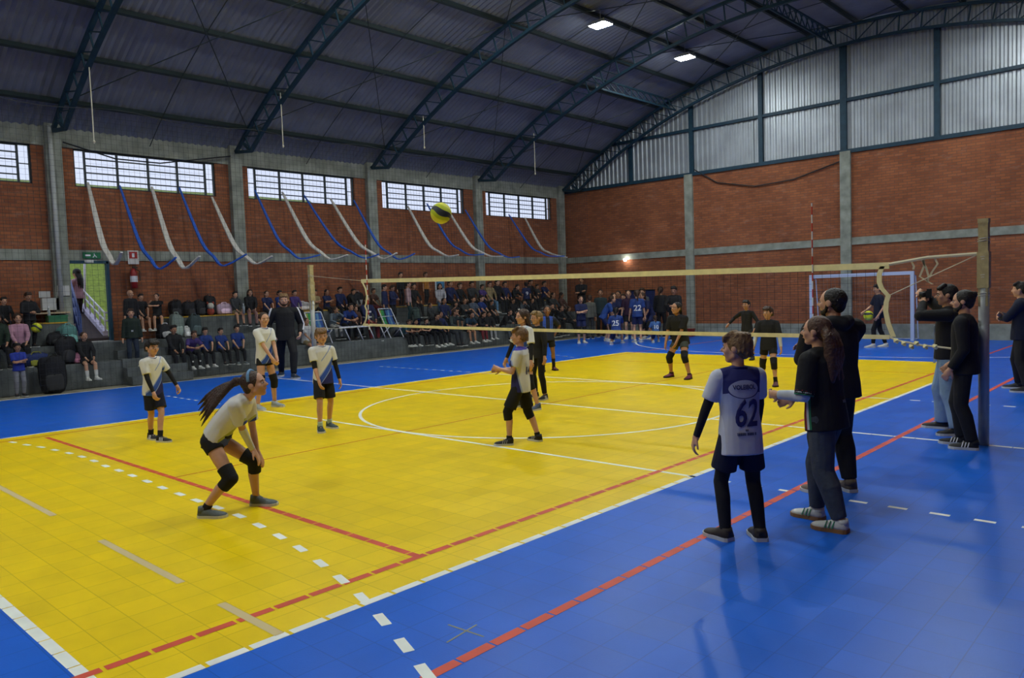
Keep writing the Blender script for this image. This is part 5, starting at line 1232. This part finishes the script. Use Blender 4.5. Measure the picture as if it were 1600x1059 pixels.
# player with blue panels
r, ob = figure('dark-skinned player in black and blue shirt with high black socks, beyond the net', [(866, 578), (849, 580)], -42, 477, toes=(14, -12), fem=True, kid=True, skin=SKD, head=(-4, 0, 0),
    arms=[((-.12, -.03, .56), (-1, -.6, 0)), ((.165, .04, .47), (1, -1, 0))], g=1.0, curl=.5, voxel=.011)
H = r.H; part(hair_mesh(r, 'tied', .010, HBLK), ob); face(r, ob, HBLK); part(top_mesh(r, .010, jersey('jersey_f', H, 'panels'), sleeve=.8, hem=.05, ease=1.14), ob); part(legs_mesh(r, .010, CB, to=.62, flare=1.15), ob); armsleeve(r, ob, 1, .9, 1.95, CB, .01); socks(r, ob, .62, CB, .01); both_shoes(r, ob, mat('red_brown_shoe', (.11, .03, .025), .6), SOLB)
# player in black, hands on thighs
r, ob = figure('player in black shirt and grey shorts leaning with hands low, centre of the far half', [(1077, 592), (1048, 589)], 272, 472, toes=(8, -12), fem=True, kid=True, skin=SKM, head=(-14, 5, 0), lean=14, pel=(0, -.04, .48),
    arms=[((-.03, .14, .44), (-1, -.6, 0)), ((.14, .09, .44), (1, -.8, 0))], g=1.04, curl=.4, voxel=.010)
H = r.H; part(hair_mesh(r, 'tied', .009, HBLK), ob); face(r, ob, HBLK); part(top_mesh(r, .009, CB, sleeve=.85, hem=.06, ease=1.18), ob); part(legs_mesh(r, .009, cloth('grey_shorts_cloth', (.05, .06, .055)), to=.5, flare=1.1), ob); kneepads(r, ob, .009); socks(r, ob, .12, CB, .009); both_shoes(r, ob, mat('pink_black_shoe', (.12, .015, .045), .6), SOLB)
# player with white undersleeves
r, ob = figure('player in black shirt over white undersleeves, beyond the number 62 boy', [(1212, 603), (1192, 599)], 280, 479, toes=(12, -12), kid=True, fem=True, head=(-20, 3, 0),
    arms=[((-.165, .06, .48), (-1, -1, 0)), ((.165, .07, .485), (1, -1, 0))], g=1.0, curl=.5, voxel=.010)
H = r.H; part(hair_mesh(r, 'fringe', .009, HBR), ob); face(r, ob, HBR); part(top_mesh(r, .009, CB, sleeve=.98, hem=.06, ease=1.15), ob)
for i in (0, 1): armsleeve(r, ob, i, .9, 1.95, cloth('white_undersleeve', (.52, .52, .48)), .009, nm='undersleeve', ex=.007)
part(legs_mesh(r, .009, CB, to=.5, flare=1.12), ob); kneepads(r, ob, .009); socks(r, ob, .3, CB, .009); both_shoes(r, ob, mat('dark_red_shoe', (.09, .02, .03), .6), SOLB)
# boy in black, arms spread
r, ob = figure('boy in all black long sleeves with one arm held out, at the far end line', [(1176, 562), (1160, 559)], 268, 469, toes=(14, -14), kid=True, skin=SKM, head=(0, 0, 0),
    arms=[((-.17, .06, .50), (-1, -1, 0)), ((.30, .06, .58), (1, -.6, -.3))], g=.98, curl=.4, voxel=.012)
H = r.H; part(hair_mesh(r, 'short', .011, HBLK), ob); face(r, ob, HBLK); part(top_mesh(r, .011, CB, sleeve=1.93, hem=.05, ease=1.08), ob); part(legs_mesh(r, .011, CB, to=.7, name='shorts'), ob); part(legs_mesh(r, .011, CB, to=1.9, name='leggings', loose=.92, rise=0), ob); both_shoes(r, ob, SHB, SOLB)
# boy with ball by the goal
r, ob = figure('boy in dark clothes walking in front of the goal with a ball', [(1363, 543), (1383, 542)], 218, 444, toes=(0, 0), head=(0, -4, 0), g=.95,
    arms=[((-.15, .06, .50), (-.4, -1, 0)), ((.12, .17, .56), (1, -1, -.3))], curl=.5, voxel=.014)
H = r.H; part(hair_mesh(r, 'short', .013, HBLK), ob); face(r, ob, HBLK); part(top_mesh(r, .013, CDN, sleeve=.8, hem=.05, ease=1.1), ob); part(legs_mesh(r, .013, CB, to=1.9, name='trousers'), ob); both_shoes(r, ob, SHW, SOLW)
# coach in striped tracksuit
r, ob = figure('bearded man in black tracksuit with white sleeve stripes standing beside the far net post', [(460, 591), (440, 587)], -26, 459, toes=(16, -14), head=(-6, -2, 0), g=1.12, voxel=.010,
    arms=[((-.155, .05, .49), (-.5, -1, 0)), ((.15, .06, .49), (.5, -1, 0))], curl=.7)
H = r.H; part(hair_mesh(r, 'short', .011, HLB), ob); part(beard_mesh(r, .011, HBR), ob); face(r, ob, HLB); jk = part(top_mesh(r, .010, CB, sleeve=1.93, hem=.05, ease=1.12, name='track_jacket'), ob)
for i, sx in ((0, -1), (1, 1)):
    mb = MB(); o_ = r.r*sx; g_ = r.g*1.15; o_ = nrm(o_+r.f*.9); wd_ = nrm(np.cross(o_, [0, 0, 1.])); pts = [r.sh[i]+o_*.022*H*g_+r.up*.034*H*g_, r.sh[i]+o_*.040*H*g_+r.up*.006*H, (r.sh[i]*.6+r.el[i]*.4)+o_*.0375*H*g_, r.el[i]+o_*.0325*H*g_, r.el[i]*.4+r.wr[i]*.6+o_*.0265*H*g_]
    mb.strip(pts, wd_, .022*H, .008); mb.build('white_stripe', INW, jk)
part(legs_mesh(r, .011, CB, to=1.95, name='track_trousers', loose=1.02), ob); both_shoes(r, ob, mat('navy_white_shoe', (.02, .035, .06), .6), SOLW)
# ------------------------------------------------------------------ spectators and waiting players: prototypes copied in a loop
_sit = dict(feet=[(-.075, .27, 8, -.29), (.075, .27, -8, -.29)], pel=(0, 0, .062))
POSES = {
 'sit':   dict(_sit, lean=4, arms=[((-.07, .21, .10), (-1, -.4, .2)), ((.07, .21, .10), (1, -.4, .2))]),
 'lean':  dict(_sit, lean=38, head=(0, 10, 0), arms=[((-.02, .30, .14), (-1, -.1, -.3)), ((.03, .30, .13), (1, -.1, -.3))]),
 'cross': dict(_sit, lean=3, arms=[((.05, .15, .22), (-1, -.1, -.5)), ((-.05, .13, .24), (1, -.1, -.5))]),
 'chin':  dict(_sit, lean=24, head=(14, 4, 0), arms=[((-.03, .235, .36), (-1, .3, -.8)), ((.06, .25, .12), (1, -.1, -.3))]),
 'point': dict(_sit, lean=4, head=(-20, 0, 0), arms=[((.12, .20, .27), (-1, .0, -.5)), ((.16, .18, .34), (1, .1, -.8))]),
 'stand': dict(feet=[(-.06, -.01, 12, 0), (.06, .01, -12, 0)], arms=[((-.15, .03, .48), (-.3, -1, 0)), ((.15, .03, .48), (.3, -1, 0))]),
 'fold':  dict(feet=[(-.06, 0, 12, 0), (.06, .0, -12, 0)], arms=[((.04, .15, .65), (-1, -.2, -.5)), ((-.04, .13, .68), (1, -.2, -.5))]),
 'front': dict(feet=[(-.06, 0, 12, 0), (.06, .02, -12, 0)], head=(0, -14, 0), arms=[((-.02, .17, .64), (-1, -.3, -.6)), ((.04, .17, .63), (1, -.3, -.6))]),
 'bend':  dict(feet=[(-.09, .0, 8, 0), (.09, .04, -8, 0)], pel=(0, -.06, .47), lean=32, head=(0, 8, 0), arms=[((-.09, .16, .42), (-1, -.6, 0)), ((.09, .18, .42), (1, -.6, 0))]),
 'kneel': dict(feet=[(-.09, -.16, 0, .0), (.10, .20, -8, 0)], pel=(0, -.06, .26), lean=16, head=(0, -4, 0), arms=[((-.14, .05, .24), (-1, -.6, 0)), ((.09, .22, .30), (1, -.4, 0))]),
}
PH = 1.6; PRO = {}; PART = {}
def proto(pose):
    if pose not in PRO: PRO[pose] = Rig(H=PH, kid=True, **POSES[pose])
    return PRO[pose]
GREY = mat('base_cloth', (.1, .1, .1), .85)
V1 = .014
def pmesh(pose, what):
    k = (pose, what)
    if k in PART: return PART[k]
    r = proto(pose)
    if what == 'body': me = body_mesh(r, V1, False, SKL)
    elif what.startswith('hair_'): me = hair_mesh(r, what[5:], .013, HBLK)
    elif what == 'tee': me = top_mesh(r, V1, GREY, sleeve=.8, hem=.03, ease=1.14)
    elif what == 'top': me = top_mesh(r, V1, GREY, sleeve=1.92, hem=.03, ease=1.14)
    elif what == 'hoodie': me = top_mesh(r, V1, GREY, sleeve=1.92, hem=.03, ease=1.2, hood=True)
    elif what == 'trousers': me = legs_mesh(r, V1, GREY, to=1.93, loose=1.03)
    elif what == 'shorts': me = legs_mesh(r, V1, GREY, to=.68, flare=1.1)
    elif what == 'features':
        mb = MB(); hh = r.hh
        for sx in (-1, 1): mb.add((sph(5)[0]*np.array((.055, .03, .035))*hh)@r.HR.T+r.hx((sx*.15, .37, .0)), sph(5)[1]); mb.add((sph(5)[0]*np.array((.08, .03, .018))*hh)@r.HR.T+r.hx((sx*.15, .385, .09)), sph(5)[1])
        mb.add((sph(5)[0]*np.array((.10, .03, .025))*hh)@r.HR.T+r.hx((0, .38, -.245)), sph(5)[1]); me = mb.mesh('features', mat('dark_features', (.06, .025, .02), .5))
    elif what.startswith('kp'):
        i = int(what[2]); kk = r.knee[i]; me = tube_mesh('knee_pad', [kk+(r.hip[i]-kk)*.3, kk, kk+(r.ank[i]-kk)*.3], [.073, .066, .060], .012, KP)
    elif what.startswith('sock'):
        i = int(what[4]); a = r.ank[i]; me = tube_mesh('sock', [a-np.array([0, 0, .02]), a+(r.knee[i]-a)*.55], [.04, .052], .012, GREY)
    elif what.startswith('shoe'):
        i = int(what[4]); tmp = shoe(r, i, None, GREY, SOLW); me = tmp.data; so = tmp.children[0].data; PART[(pose, 'sole%d' % i)] = so
        for c in list(tmp.children): bpy.data.objects.remove(c)
        bpy.data.objects.remove(tmp)
    PART[k] = me; return me
def omat(o, m):
    if len(o.material_slots): o.material_slots[0].link = 'OBJECT'; o.material_slots[0].material = m
def cc(c):
    return cloth('cloth_%03d_%03d_%03d' % tuple(int(v*1000) for v in c), c, .3)
# colours
k_, nv, bl, gy, dg, wh, pk, rd, tn, br, pu, jn, gn, og = ((.010, .010, .012), (.012, .018, .07), (.012, .035, .17), (.07, .08, .09), (.035, .038, .042), (.42, .42, .42), (.42, .22, .30), (.16, .02, .025), (.26, .20, .10), (.08, .035, .025), (.06, .035, .16), (.05, .10, .18), (.02, .05, .035), (.36, .14, .02))
SK = {'l': SKL, 'm': SKM, 'd': SKD}; HC = {'k': HBLK, 'b': HBR, 'l': HLB, 'y': HBL}
SHC = {'w': SHW, 'k': SHB, 'g': SHG}
# (px, py of the head, place, pose, turn, garment, colour, legs, colour, hair, skin, shoes, label, extras)
# place: 1-3 seated on that step; 's0'-'s3' standing on it; 'y<number>' standing in that row away from the steps
CROWD = [
 (8,470,3,'sit',8,'top',k_,'trousers',k_,'short k','l','k','man in black at the very left edge, seated on the top step'),
 (1,497,2,'sit',0,'hoodie',(.014,.028,.018),'trousers',k_,'long b','l','k','person in dark green patterned top cut by the left edge, on the second step'),
 (27,497,2,'sit',-6,'top',pk,'trousers',k_,'long b','l','k','long-haired woman in a pink sweater on the steps left of the column'),
 (43,463,'s2','front',10,'hoodie',k_,'trousers',k_,'short b','m','k','person in black standing on the steps under the pale wall box'),
 (27,543,'s0','fold',0,'tee',(.02,.04,.30),'trousers',(.20,.20,.22),'short k','m','k','small child in bright blue top and grey trousers standing at the foot of the steps'),
 (134,525,1,'sit',4,'hoodie',k_,'shorts',k_,'tied b','l','w','girl in black hoodie with bare knees and long white socks, seated alone by the stair','socks'),
 (203,459,'s2','stand',10,'top',k_,'trousers',jn,'bald','l','k','bald man in black top and jeans standing right of the doorway'),
 (204,489,'st','stand',-14,'hoodie',(.012,.022,.016),'trousers',(.02,.03,.05),'short b','l','w','boy in dark green jacket with yellow print standing on the stair','logo'),
 (226,464,3,'sit',0,'tee',k_,'shorts',k_,'short k','l','w','person in black with bare knees, first seated right of the doorway on the top step'),
 (246,464,3,'point',-20,'tee',k_,'shorts',k_,'tied k','l','w','person in black with raised forearms, second seated right of the doorway on the top step'),
 (283,514,1,'sit',0,'hoodie',k_,'trousers',k_,'short k','m','k','boy in black hood leaning forward, leftmost of the boys on the first step'),
 (301,523,1,'lean',0,'tee',pu,'trousers',k_,'short b','m','w','boy in purple-blue jersey and white shoes, bent forward on the first step','socks'),
 (321,517,1,'sit',-6,'tee',bl,'trousers',k_,'mop k','l','w','curly-haired boy in blue jersey leaning to his side on the first step'),
 (343,518,1,'sit',6,'tee',bl,'trousers',k_,'short k','l','k','boy in blue jersey with white collar, hands clasped, on the first step','collar'),
 (374,513,1,'sit',-10,'tee',bl,'trousers',k_,'short k','l','g','boy in blue jersey seated right of the clasping boy on the first step'),
 (371,460,3,'sit',0,'hoodie',dg,'shorts',tn,'short k','l','k','man in dark grey top and tan shorts on the top step before the column'),
 (395,457,3,'sit',-18,'hoodie',k_,'trousers',(.28,.15,.13),'long b','l','k','long-haired woman in dark jacket and dusty pink trousers on the top step'),
 (424,465,3,'sit',0,'tee',nv,'trousers',k_,'tied b','l','k','person in navy jersey on the top step, right of the woman in dusty pink trousers'),
 (437,461,3,'sit',10,'tee',bl,'trousers',k_,'short k','m','k','person in blue jersey on the top step partly behind the man in the striped tracksuit'),
 (464,460,3,'sit',0,'top',pu,'trousers',k_,'short k','l','k','person in purple top on the top step right of the striped tracksuit'),
 (482,502,1,'sit',10,'tee',wh,'shorts',tn,'tied b','m','k','person in white tee on the first step just left of the far net post'),
 (500,459,3,'cross',-10,'tee',tn,'trousers',k_,'short k','m','k','bare-armed person on the top step right behind the far net post'),
 (511,458,3,'cross',8,'tee',nv,'trousers',k_,'tied k','m','k','person with folded arms beside the bare-armed one on the top step'),
 (535,453,3,'sit',-4,'top',nv,'trousers',k_,'short k','l','k','boy in navy top seated tall on the top step above the folding table'),
 (523,484,2,'chin',6,'top',(.10,.13,.16),'trousers',(.38,.38,.36),'long b','m','k','long-haired woman in grey-blue top and pale trousers left of the folding table'),
 (544,480,2,'lean',0,'tee',bl,'trousers',k_,'short k','m','k','boy in blue jersey with white print bent over the folding table','logo'),
 (559,482,2,'sit',-15,'hoodie',br,'trousers',k_,'long b','l','k','person in brown hoodie behind the folding table'),
 (577,468,2,'sit',-6,'top',nv,'trousers',rd,'long b','m','k','girl in navy and white striped top at the right end of the folding table','band'),
 (588,468,3,'sit',12,'tee',br,'trousers',rd,'short b','m','k','person in dark red behind the girl in the striped top'),
 (600,449,'s2','stand',30,'top',nv,'trousers',nv,'short k','l','k','man in navy standing on the steps next to the column, first of the standing adults'),
 (612,450,'s2','front',20,'hoodie',nv,'trousers',k_,'short b','m','k','person in navy hoodie looking down, second of the standing adults'),
 (626,446,'s3','stand',0,'top',k_,'trousers',k_,'short k','l','k','person in black behind the man in the pink shirt'),
 (637,444,'s2','stand',40,'top',(.40,.27,.27),'trousers',(.015,.05,.06),'short k','l','k','man in pale pink shirt and dark green trousers standing on the steps'),
 (650,447,3,'sit',0,'top',k_,'trousers',k_,'short k','m','k','person in black seated right of the man in the pink shirt'),
 (665,443,'s3','stand',10,'tee',og,'trousers',k_,'short b','m','k','person in mustard orange top standing on the top step'),
 (650,478,'s1','bend',160,'hoodie',(.03,.05,.045),'trousers',nv,'short k','l','k','person in dark green jacket bending with back to the court'),
 (636,515,1,'lean',20,'tee',(.03,.09,.11),'trousers',k_,'short b','m','w','boy in teal top bent low on the first step under the standing adults'),
 (650,518,1,'lean',-8,'tee',br,'trousers',k_,'short k','m','w','boy in dark maroon bent low beside the boy in teal'),
 (664,515,1,'lean',0,'tee',k_,'trousers',k_,'short k','l','k','boy in black bent low beside the boy in maroon'),
 (676,478,2,'sit',14,'hoodie',dg,'trousers',k_,'tied k','m','k','person in dark grey on the second step left of the woman in white'),
 (692,447,3,'sit',-30,'top',(.40,.40,.44),'trousers',jn,'long k','l','k','woman with long black hair in white top and jeans on the top step'),
 (707,443,3,'sit',0,'top',nv,'trousers',k_,'short k','m','k','person in navy top with white badge right of the woman in white','logo'),
 (722,446,3,'sit',10,'top',k_,'trousers',k_,'short b','l','k','person in black on the top step, third right of the woman in white'),
 (741,444,3,'sit',-12,'top',dg,'trousers',k_,'short k','m','k','person in dark grey on the top step right before the third column'),
 (690,491,1,'sit',0,'top',nv,'trousers',k_,'tied k','m','w','girl in navy with white shoes seated upright on the first step under the net'),
 (708,488,1,'chin',10,'top',(.035,.05,.05),'trousers',dg,'tied b','m','k','girl with hand at her mouth in grey-green top on the first step'),
 (720,487,2,'point',-14,'tee',k_,'shorts',k_,'short k','m','w','person in black with raised arm behind the girl in grey-green'),
 (733,492,1,'lean',-4,'tee',(.015,.04,.07),'shorts',k_,'short k','m','w','boy in dark teal tee with white print on the first step','logo'),
 (750,492,1,'lean',8,'hoodie',k_,'trousers',rd,'short k','m','w','boy in black hoodie and dark red trousers on the first step'),
 (743,467,2,'sit',0,'tee',(.07,.09,.13),'trousers',(.05,.06,.07),'short k','m','w','boy in grey-blue tee on the second step before the third column'),
 (754,466,2,'sit',16,'tee',bl,'trousers',k_,'short k','l','w','boy in blue tee on the second step before the third column'),
 (768,490,1,'sit',-10,'hoodie',k_,'trousers',(.30,.30,.30),'short k','m','w','boy in black top and pale trousers on the first step under the net'),
 (759,448,3,'sit',4,'tee',pu,'trousers',k_,'short k','m','k','person in dark violet tee on the top step left of the tan hoodie'),
 (770,444,3,'sit',-12,'hoodie',tn,'trousers',(.10,.20,.32),'short b','l','w','person in tan hoodie and blue jeans with white shoes stretched along the top step'),
 (784,441,3,'sit',0,'hoodie',k_,'trousers',k_,'short k','l','k','person in black hoodie right of the tan hoodie on the top step'),
 (772,473,2,'sit',10,'tee',k_,'trousers',k_,'short k','m','w','boy in black with white shoes on the second step below the tan hoodie'),
 (790,488,1,'lean',10,'top',k_,'trousers',gy,'short k','m','k','boy in black top and grey trousers on the first step behind the clip girl'),
 (806,470,2,'sit',-8,'hoodie',k_,'trousers',k_,'short b','m','k','person in black hoodie on the second step directly above the girl with the clip'),
 (818,472,2,'chin',8,'top',gy,'trousers',k_,'short k','m','k','person in grey top on the second step above the blond boy'),
 (822,445,'s2','stand',150,'tee',nv,'trousers',k_,'short k','m','k','person in navy jersey number 9 standing with back turned on the steps','n9'),
 (833,441,3,'sit',0,'top',k_,'trousers',k_,'short k','m','k','person in black right of the number 9 jersey on the top step'),
 (854,443,3,'sit',8,'tee',nv,'trousers',k_,'short k','m','k','person in navy tee with white print, last on the top step before the corner column','logo'),
 (836,476,2,'sit',0,'top',k_,'trousers',k_,'tied k','m','k','person in black on the second step behind the player with blue panels'),
 (860,478,1,'chin',-6,'hoodie',k_,'trousers',k_,'short k','m','k','person in black on the first step right of the player with blue panels'),
 (868,461,2,'sit',0,'top',dg,'trousers',k_,'tied k','m','k','person in dark grey on the second step near the corner column'),
 (881,461,2,'sit',10,'top',br,'trousers',k_,'long k','d','k','person in brown top with long hair on the second step at the corner column'),
 (893,482,1,'sit',14,'top',dg,'trousers',k_,'tied b','m','k','person in charcoal on the first step just left of the player with folded arms'),
 (556,456,3,'sit',6,'hoodie',k_,'trousers',k_,'short k','m','k','person in black hood on the top step right of the boy in navy'),
 (698,470,2,'sit',-10,'top',nv,'trousers',k_,'tied k','m','k','person in navy top on the second step just below the woman in white'),
 (729,470,2,'cross',0,'top',dg,'trousers',k_,'tied b','m','k','person with folded arms in dark grey on the second step under the net band'),
 (792,444,3,'sit',-6,'top',nv,'trousers',k_,'short k','m','k','person in navy top on the top step, next to the black hoodie'),
 (799,449,3,'lean',4,'hoodie',k_,'trousers',k_,'short k','m','k','person in black leaning forward on the top step left of the number 9 jersey'),
 (843,448,3,'cross',0,'hoodie',dg,'trousers',k_,'short k','m','k','person in dark grey hoodie with folded arms near the end of the top step'),
 (678,495,1,'lean',0,'hoodie',k_,'trousers',k_,'short k','m','w','boy in black hood bent low just left of the seated navy girl'),
 (872,482,1,'lean',0,'top',dg,'trousers',k_,'tied k','m','k','person in dark grey bent forward on the first step by the corner column'),
 (974,464,'y14.8','fold',-70,'tee',nv,'shorts',k_,'short b','l','w','player in navy with folded arms against the wall behind number 25'),
 # far corner players, standing on the floor (row = world y)
 (908,438,'y15.2','fold',-60,'top',k_,'trousers',k_,'short k','m','k','man in black with folded arms against the corner behind the waiting players','up'),
 (907,468,'y11.6','fold',-40,'tee',nv,'shorts',nv,'tied b','l','w','player in navy shirt and knee pads with folded arms, leftmost of the waiting team','kp'),
 (921,466,'y13.6','stand',140,'top',(.10,.10,.085),'trousers',dg,'short b','l','k','person in khaki top with back turned, behind the player with folded arms'),
 (938,458,'y14.6','stand',-50,'top',(.02,.035,.04),'trousers',k_,'tied k','m','k','person in dark teal standing behind the bending player in blue'),
 (946,468,'y12.6','bend',40,'tee',(.02,.06,.24),'shorts',nv,'tied b','l','w','player in bright blue shirt bending forward with hands together','kp'),
 (958,463,'y13.8','front',-30,'tee',nv,'shorts',nv,'tied b','l','w','player in navy looking down, second of the waiting team behind number 25','kp'),
 (966,460,'y15.0','stand',-70,'tee',nv,'shorts',k_,'tied k','m','k','player in navy standing nearest to the wall, left of number 22'),
 (962,486,'y11.6','kneel',120,'tee',(.02,.05,.20),'shorts',nv,'tied k','m','w','kneeling player seen from behind in blue jersey number 25','n25'),
 (982,459,'y13.8','stand',-60,'tee',(.03,.01,.03),'shorts',k_,'tied b','l','w','player in dark maroon and navy beside number 22'),
 (995,459,'y12.4','stand',130,'tee',(.02,.05,.20),'shorts',nv,'tied b','l','w','standing player seen from behind in blue jersey number 22','n22'),
 (1004,456,'y15.0','stand',-80,'top',gy,'trousers',k_,'short b','l','k','person in grey in front of the navy banner'),
 (1012,461,'y13.9','bend',-110,'tee',nv,'shorts',nv,'tied b','m','w','player in navy looking down with hands low, right of number 22','kp'),
 (1024,497,'y12.6','kneel',130,'tee',(.05,.12,.30),'shorts',nv,'tied b','m','w','crouching player in light blue jersey, lowest of the waiting team','n10'),
 (1032,452,'y14.9','stand',100,'top',k_,'trousers',k_,'tied b','m','k','person in black with back turned beside the navy banner'),
 (1053,453,'y13.7','front',-70,'top',k_,'trousers',k_,'short k','m','k','person in black with hands together, rightmost against the brick before the column'),
]
def crowd_person(px, py, place, pose, turn, top, tc, leg, lc, hair, skin, shoes, label, ex=''):
    r = proto(pose); hz = r.hc[2]; hy = r.hc[1]; hs, hcol = hair.split()[0], (hair.split()+['k'])[1]
    base = 90-90     # steps face +X
    th = turn
    if isinstance(place, int):
        x = TXE[place]-.17; q = hit(px, py, x+hy*.7, 0); z0 = TZ[place]+(.03 if place == 3 else 0); y = SEAT.get((px, py), q[1]); sc = (q[2]-z0)/hz
    elif place == 'st': x = -10.75; q = hit(px, py, x, 0); z0 = .388; y = q[1]; sc = (q[2]-z0)/hz
    elif place[0] == 's':
        k = int(place[1]); x = TXE[k]-.24 if k else -10.28; q = hit(px, py, x, 0); z0 = TZ[k]+(.03 if k == 3 else 0); y = q[1]; sc = (q[2]-z0)/hz
        if k == 2 and -3.4 < y < -1: x -= .0
    else:
        y = float(place[1:]); q = hit(px, py, y, 1); x = q[0]; z0 = 0; sc = q[2]/hz
        if x < TXE[1]+.1: 
            z0 = TZ[1] if x > TXE[2] else TZ[2]; sc = (q[2]-z0)/hz
    sc = float(np.clip(sc, .70, 1.16)); ob = link('person', pmesh(pose, 'body')); finish(ob, x, y, th, z0, label, sc); omat(ob, SK[skin])
    def add(what, nm, m=None, par=ob): o = link(nm, pmesh(pose, what), par); (omat(o, m) if m else None); return o
    add('features', 'face_features')
    if hs != 'bald': add('hair_'+hs, 'hair', HC[hcol])
    t = add(top, 'hoodie' if top == 'hoodie' else 'shirt', cc(tc)); add(leg, leg, cc(lc))
    for i in (0, 1): s_ = add('shoe%d' % i, 'shoe', SHC[shoes]); link('sole', PART[(pose, 'sole%d' % i)], s_)
    if 'socks' in ex:
        for i in (0, 1): add('sock%d' % i, 'sock', SKW)
    if 'kp' in ex:
        for i in (0, 1): add('kp%d' % i, 'knee_pad')
    class R2: pass
    if 'logo' in ex: k = ('lg', pose); PART.setdefault(k, number('M', r, t, .07, .16, back=False, m=INW, ext=.002).data if k not in PART else None); 
    if 'logo' in ex and not [c for c in t.children]: link('chest_print', PART[k], t)
    if 'band' in ex:
        mb = MB(); 
        for q_ in (.08, .17): mb.loft = None
        s_ = SH()
        for q_ in (.09, .19): c = r.sp[0]+r.up*q_*r.H; s_.loft([(c-r.up*.03, .15, .115, r.r, r.f), (c+r.up*.03, .15, .115, r.r, r.f)])
        part(s_.mesh('white_stripe', .012, 1, [INW]), t)
    if 'collar' in ex: collar(r, ob, INW)
    for n_ in ('9', '25', '22', '10'):
        if ex == 'n'+n_: number(n_, r, t, .24 if n_ != '9' else .26, .22, back=True, m=INW, ext=.003)
    return ob
SEAT = {}
for tier in (1, 2, 3):   # neighbours on one step keep shoulder room
    row = sorted([[hit(c[0], c[1], TXE[tier], 0)[1], (c[0], c[1])] for c in CROWD if c[2] == tier])
    for _ in range(30):
        for a, b in zip(row[:-1], row[1:]):
            g_ = .40-(b[0]-a[0])
            if g_ > 0: a[0] -= g_/2; b[0] += g_/2
    for y_, key in row: SEAT[key] = y_
for c in CROWD: crowd_person(*c)
# woman on the ramp outside the door
r = proto('front'); q = hit(121, 427, -14.9, 0); sc = .98; ob = link('person', pmesh('front', 'body')); finish(ob, q[0], q[1], 215, float(q[2]-r.hc[2]*sc), 'woman with long dark hair in pink top holding papers on the ramp outside the doorway', sc)
link('face_features', pmesh('front', 'features'), ob); link('hair', pmesh('front', 'hair_long'), ob); o = link('shirt', pmesh('front', 'top'), ob); omat(o, cc((.50, .30, .36))); o = link('trousers', pmesh('front', 'trousers'), ob); omat(o, cc((.03, .015, .02)))
for i in (0, 1): s_ = link('shoe', pmesh('front', 'shoe%d' % i), ob); omat(s_, SHB); link('sole', PART[('front', 'sole%d' % i)], s_)
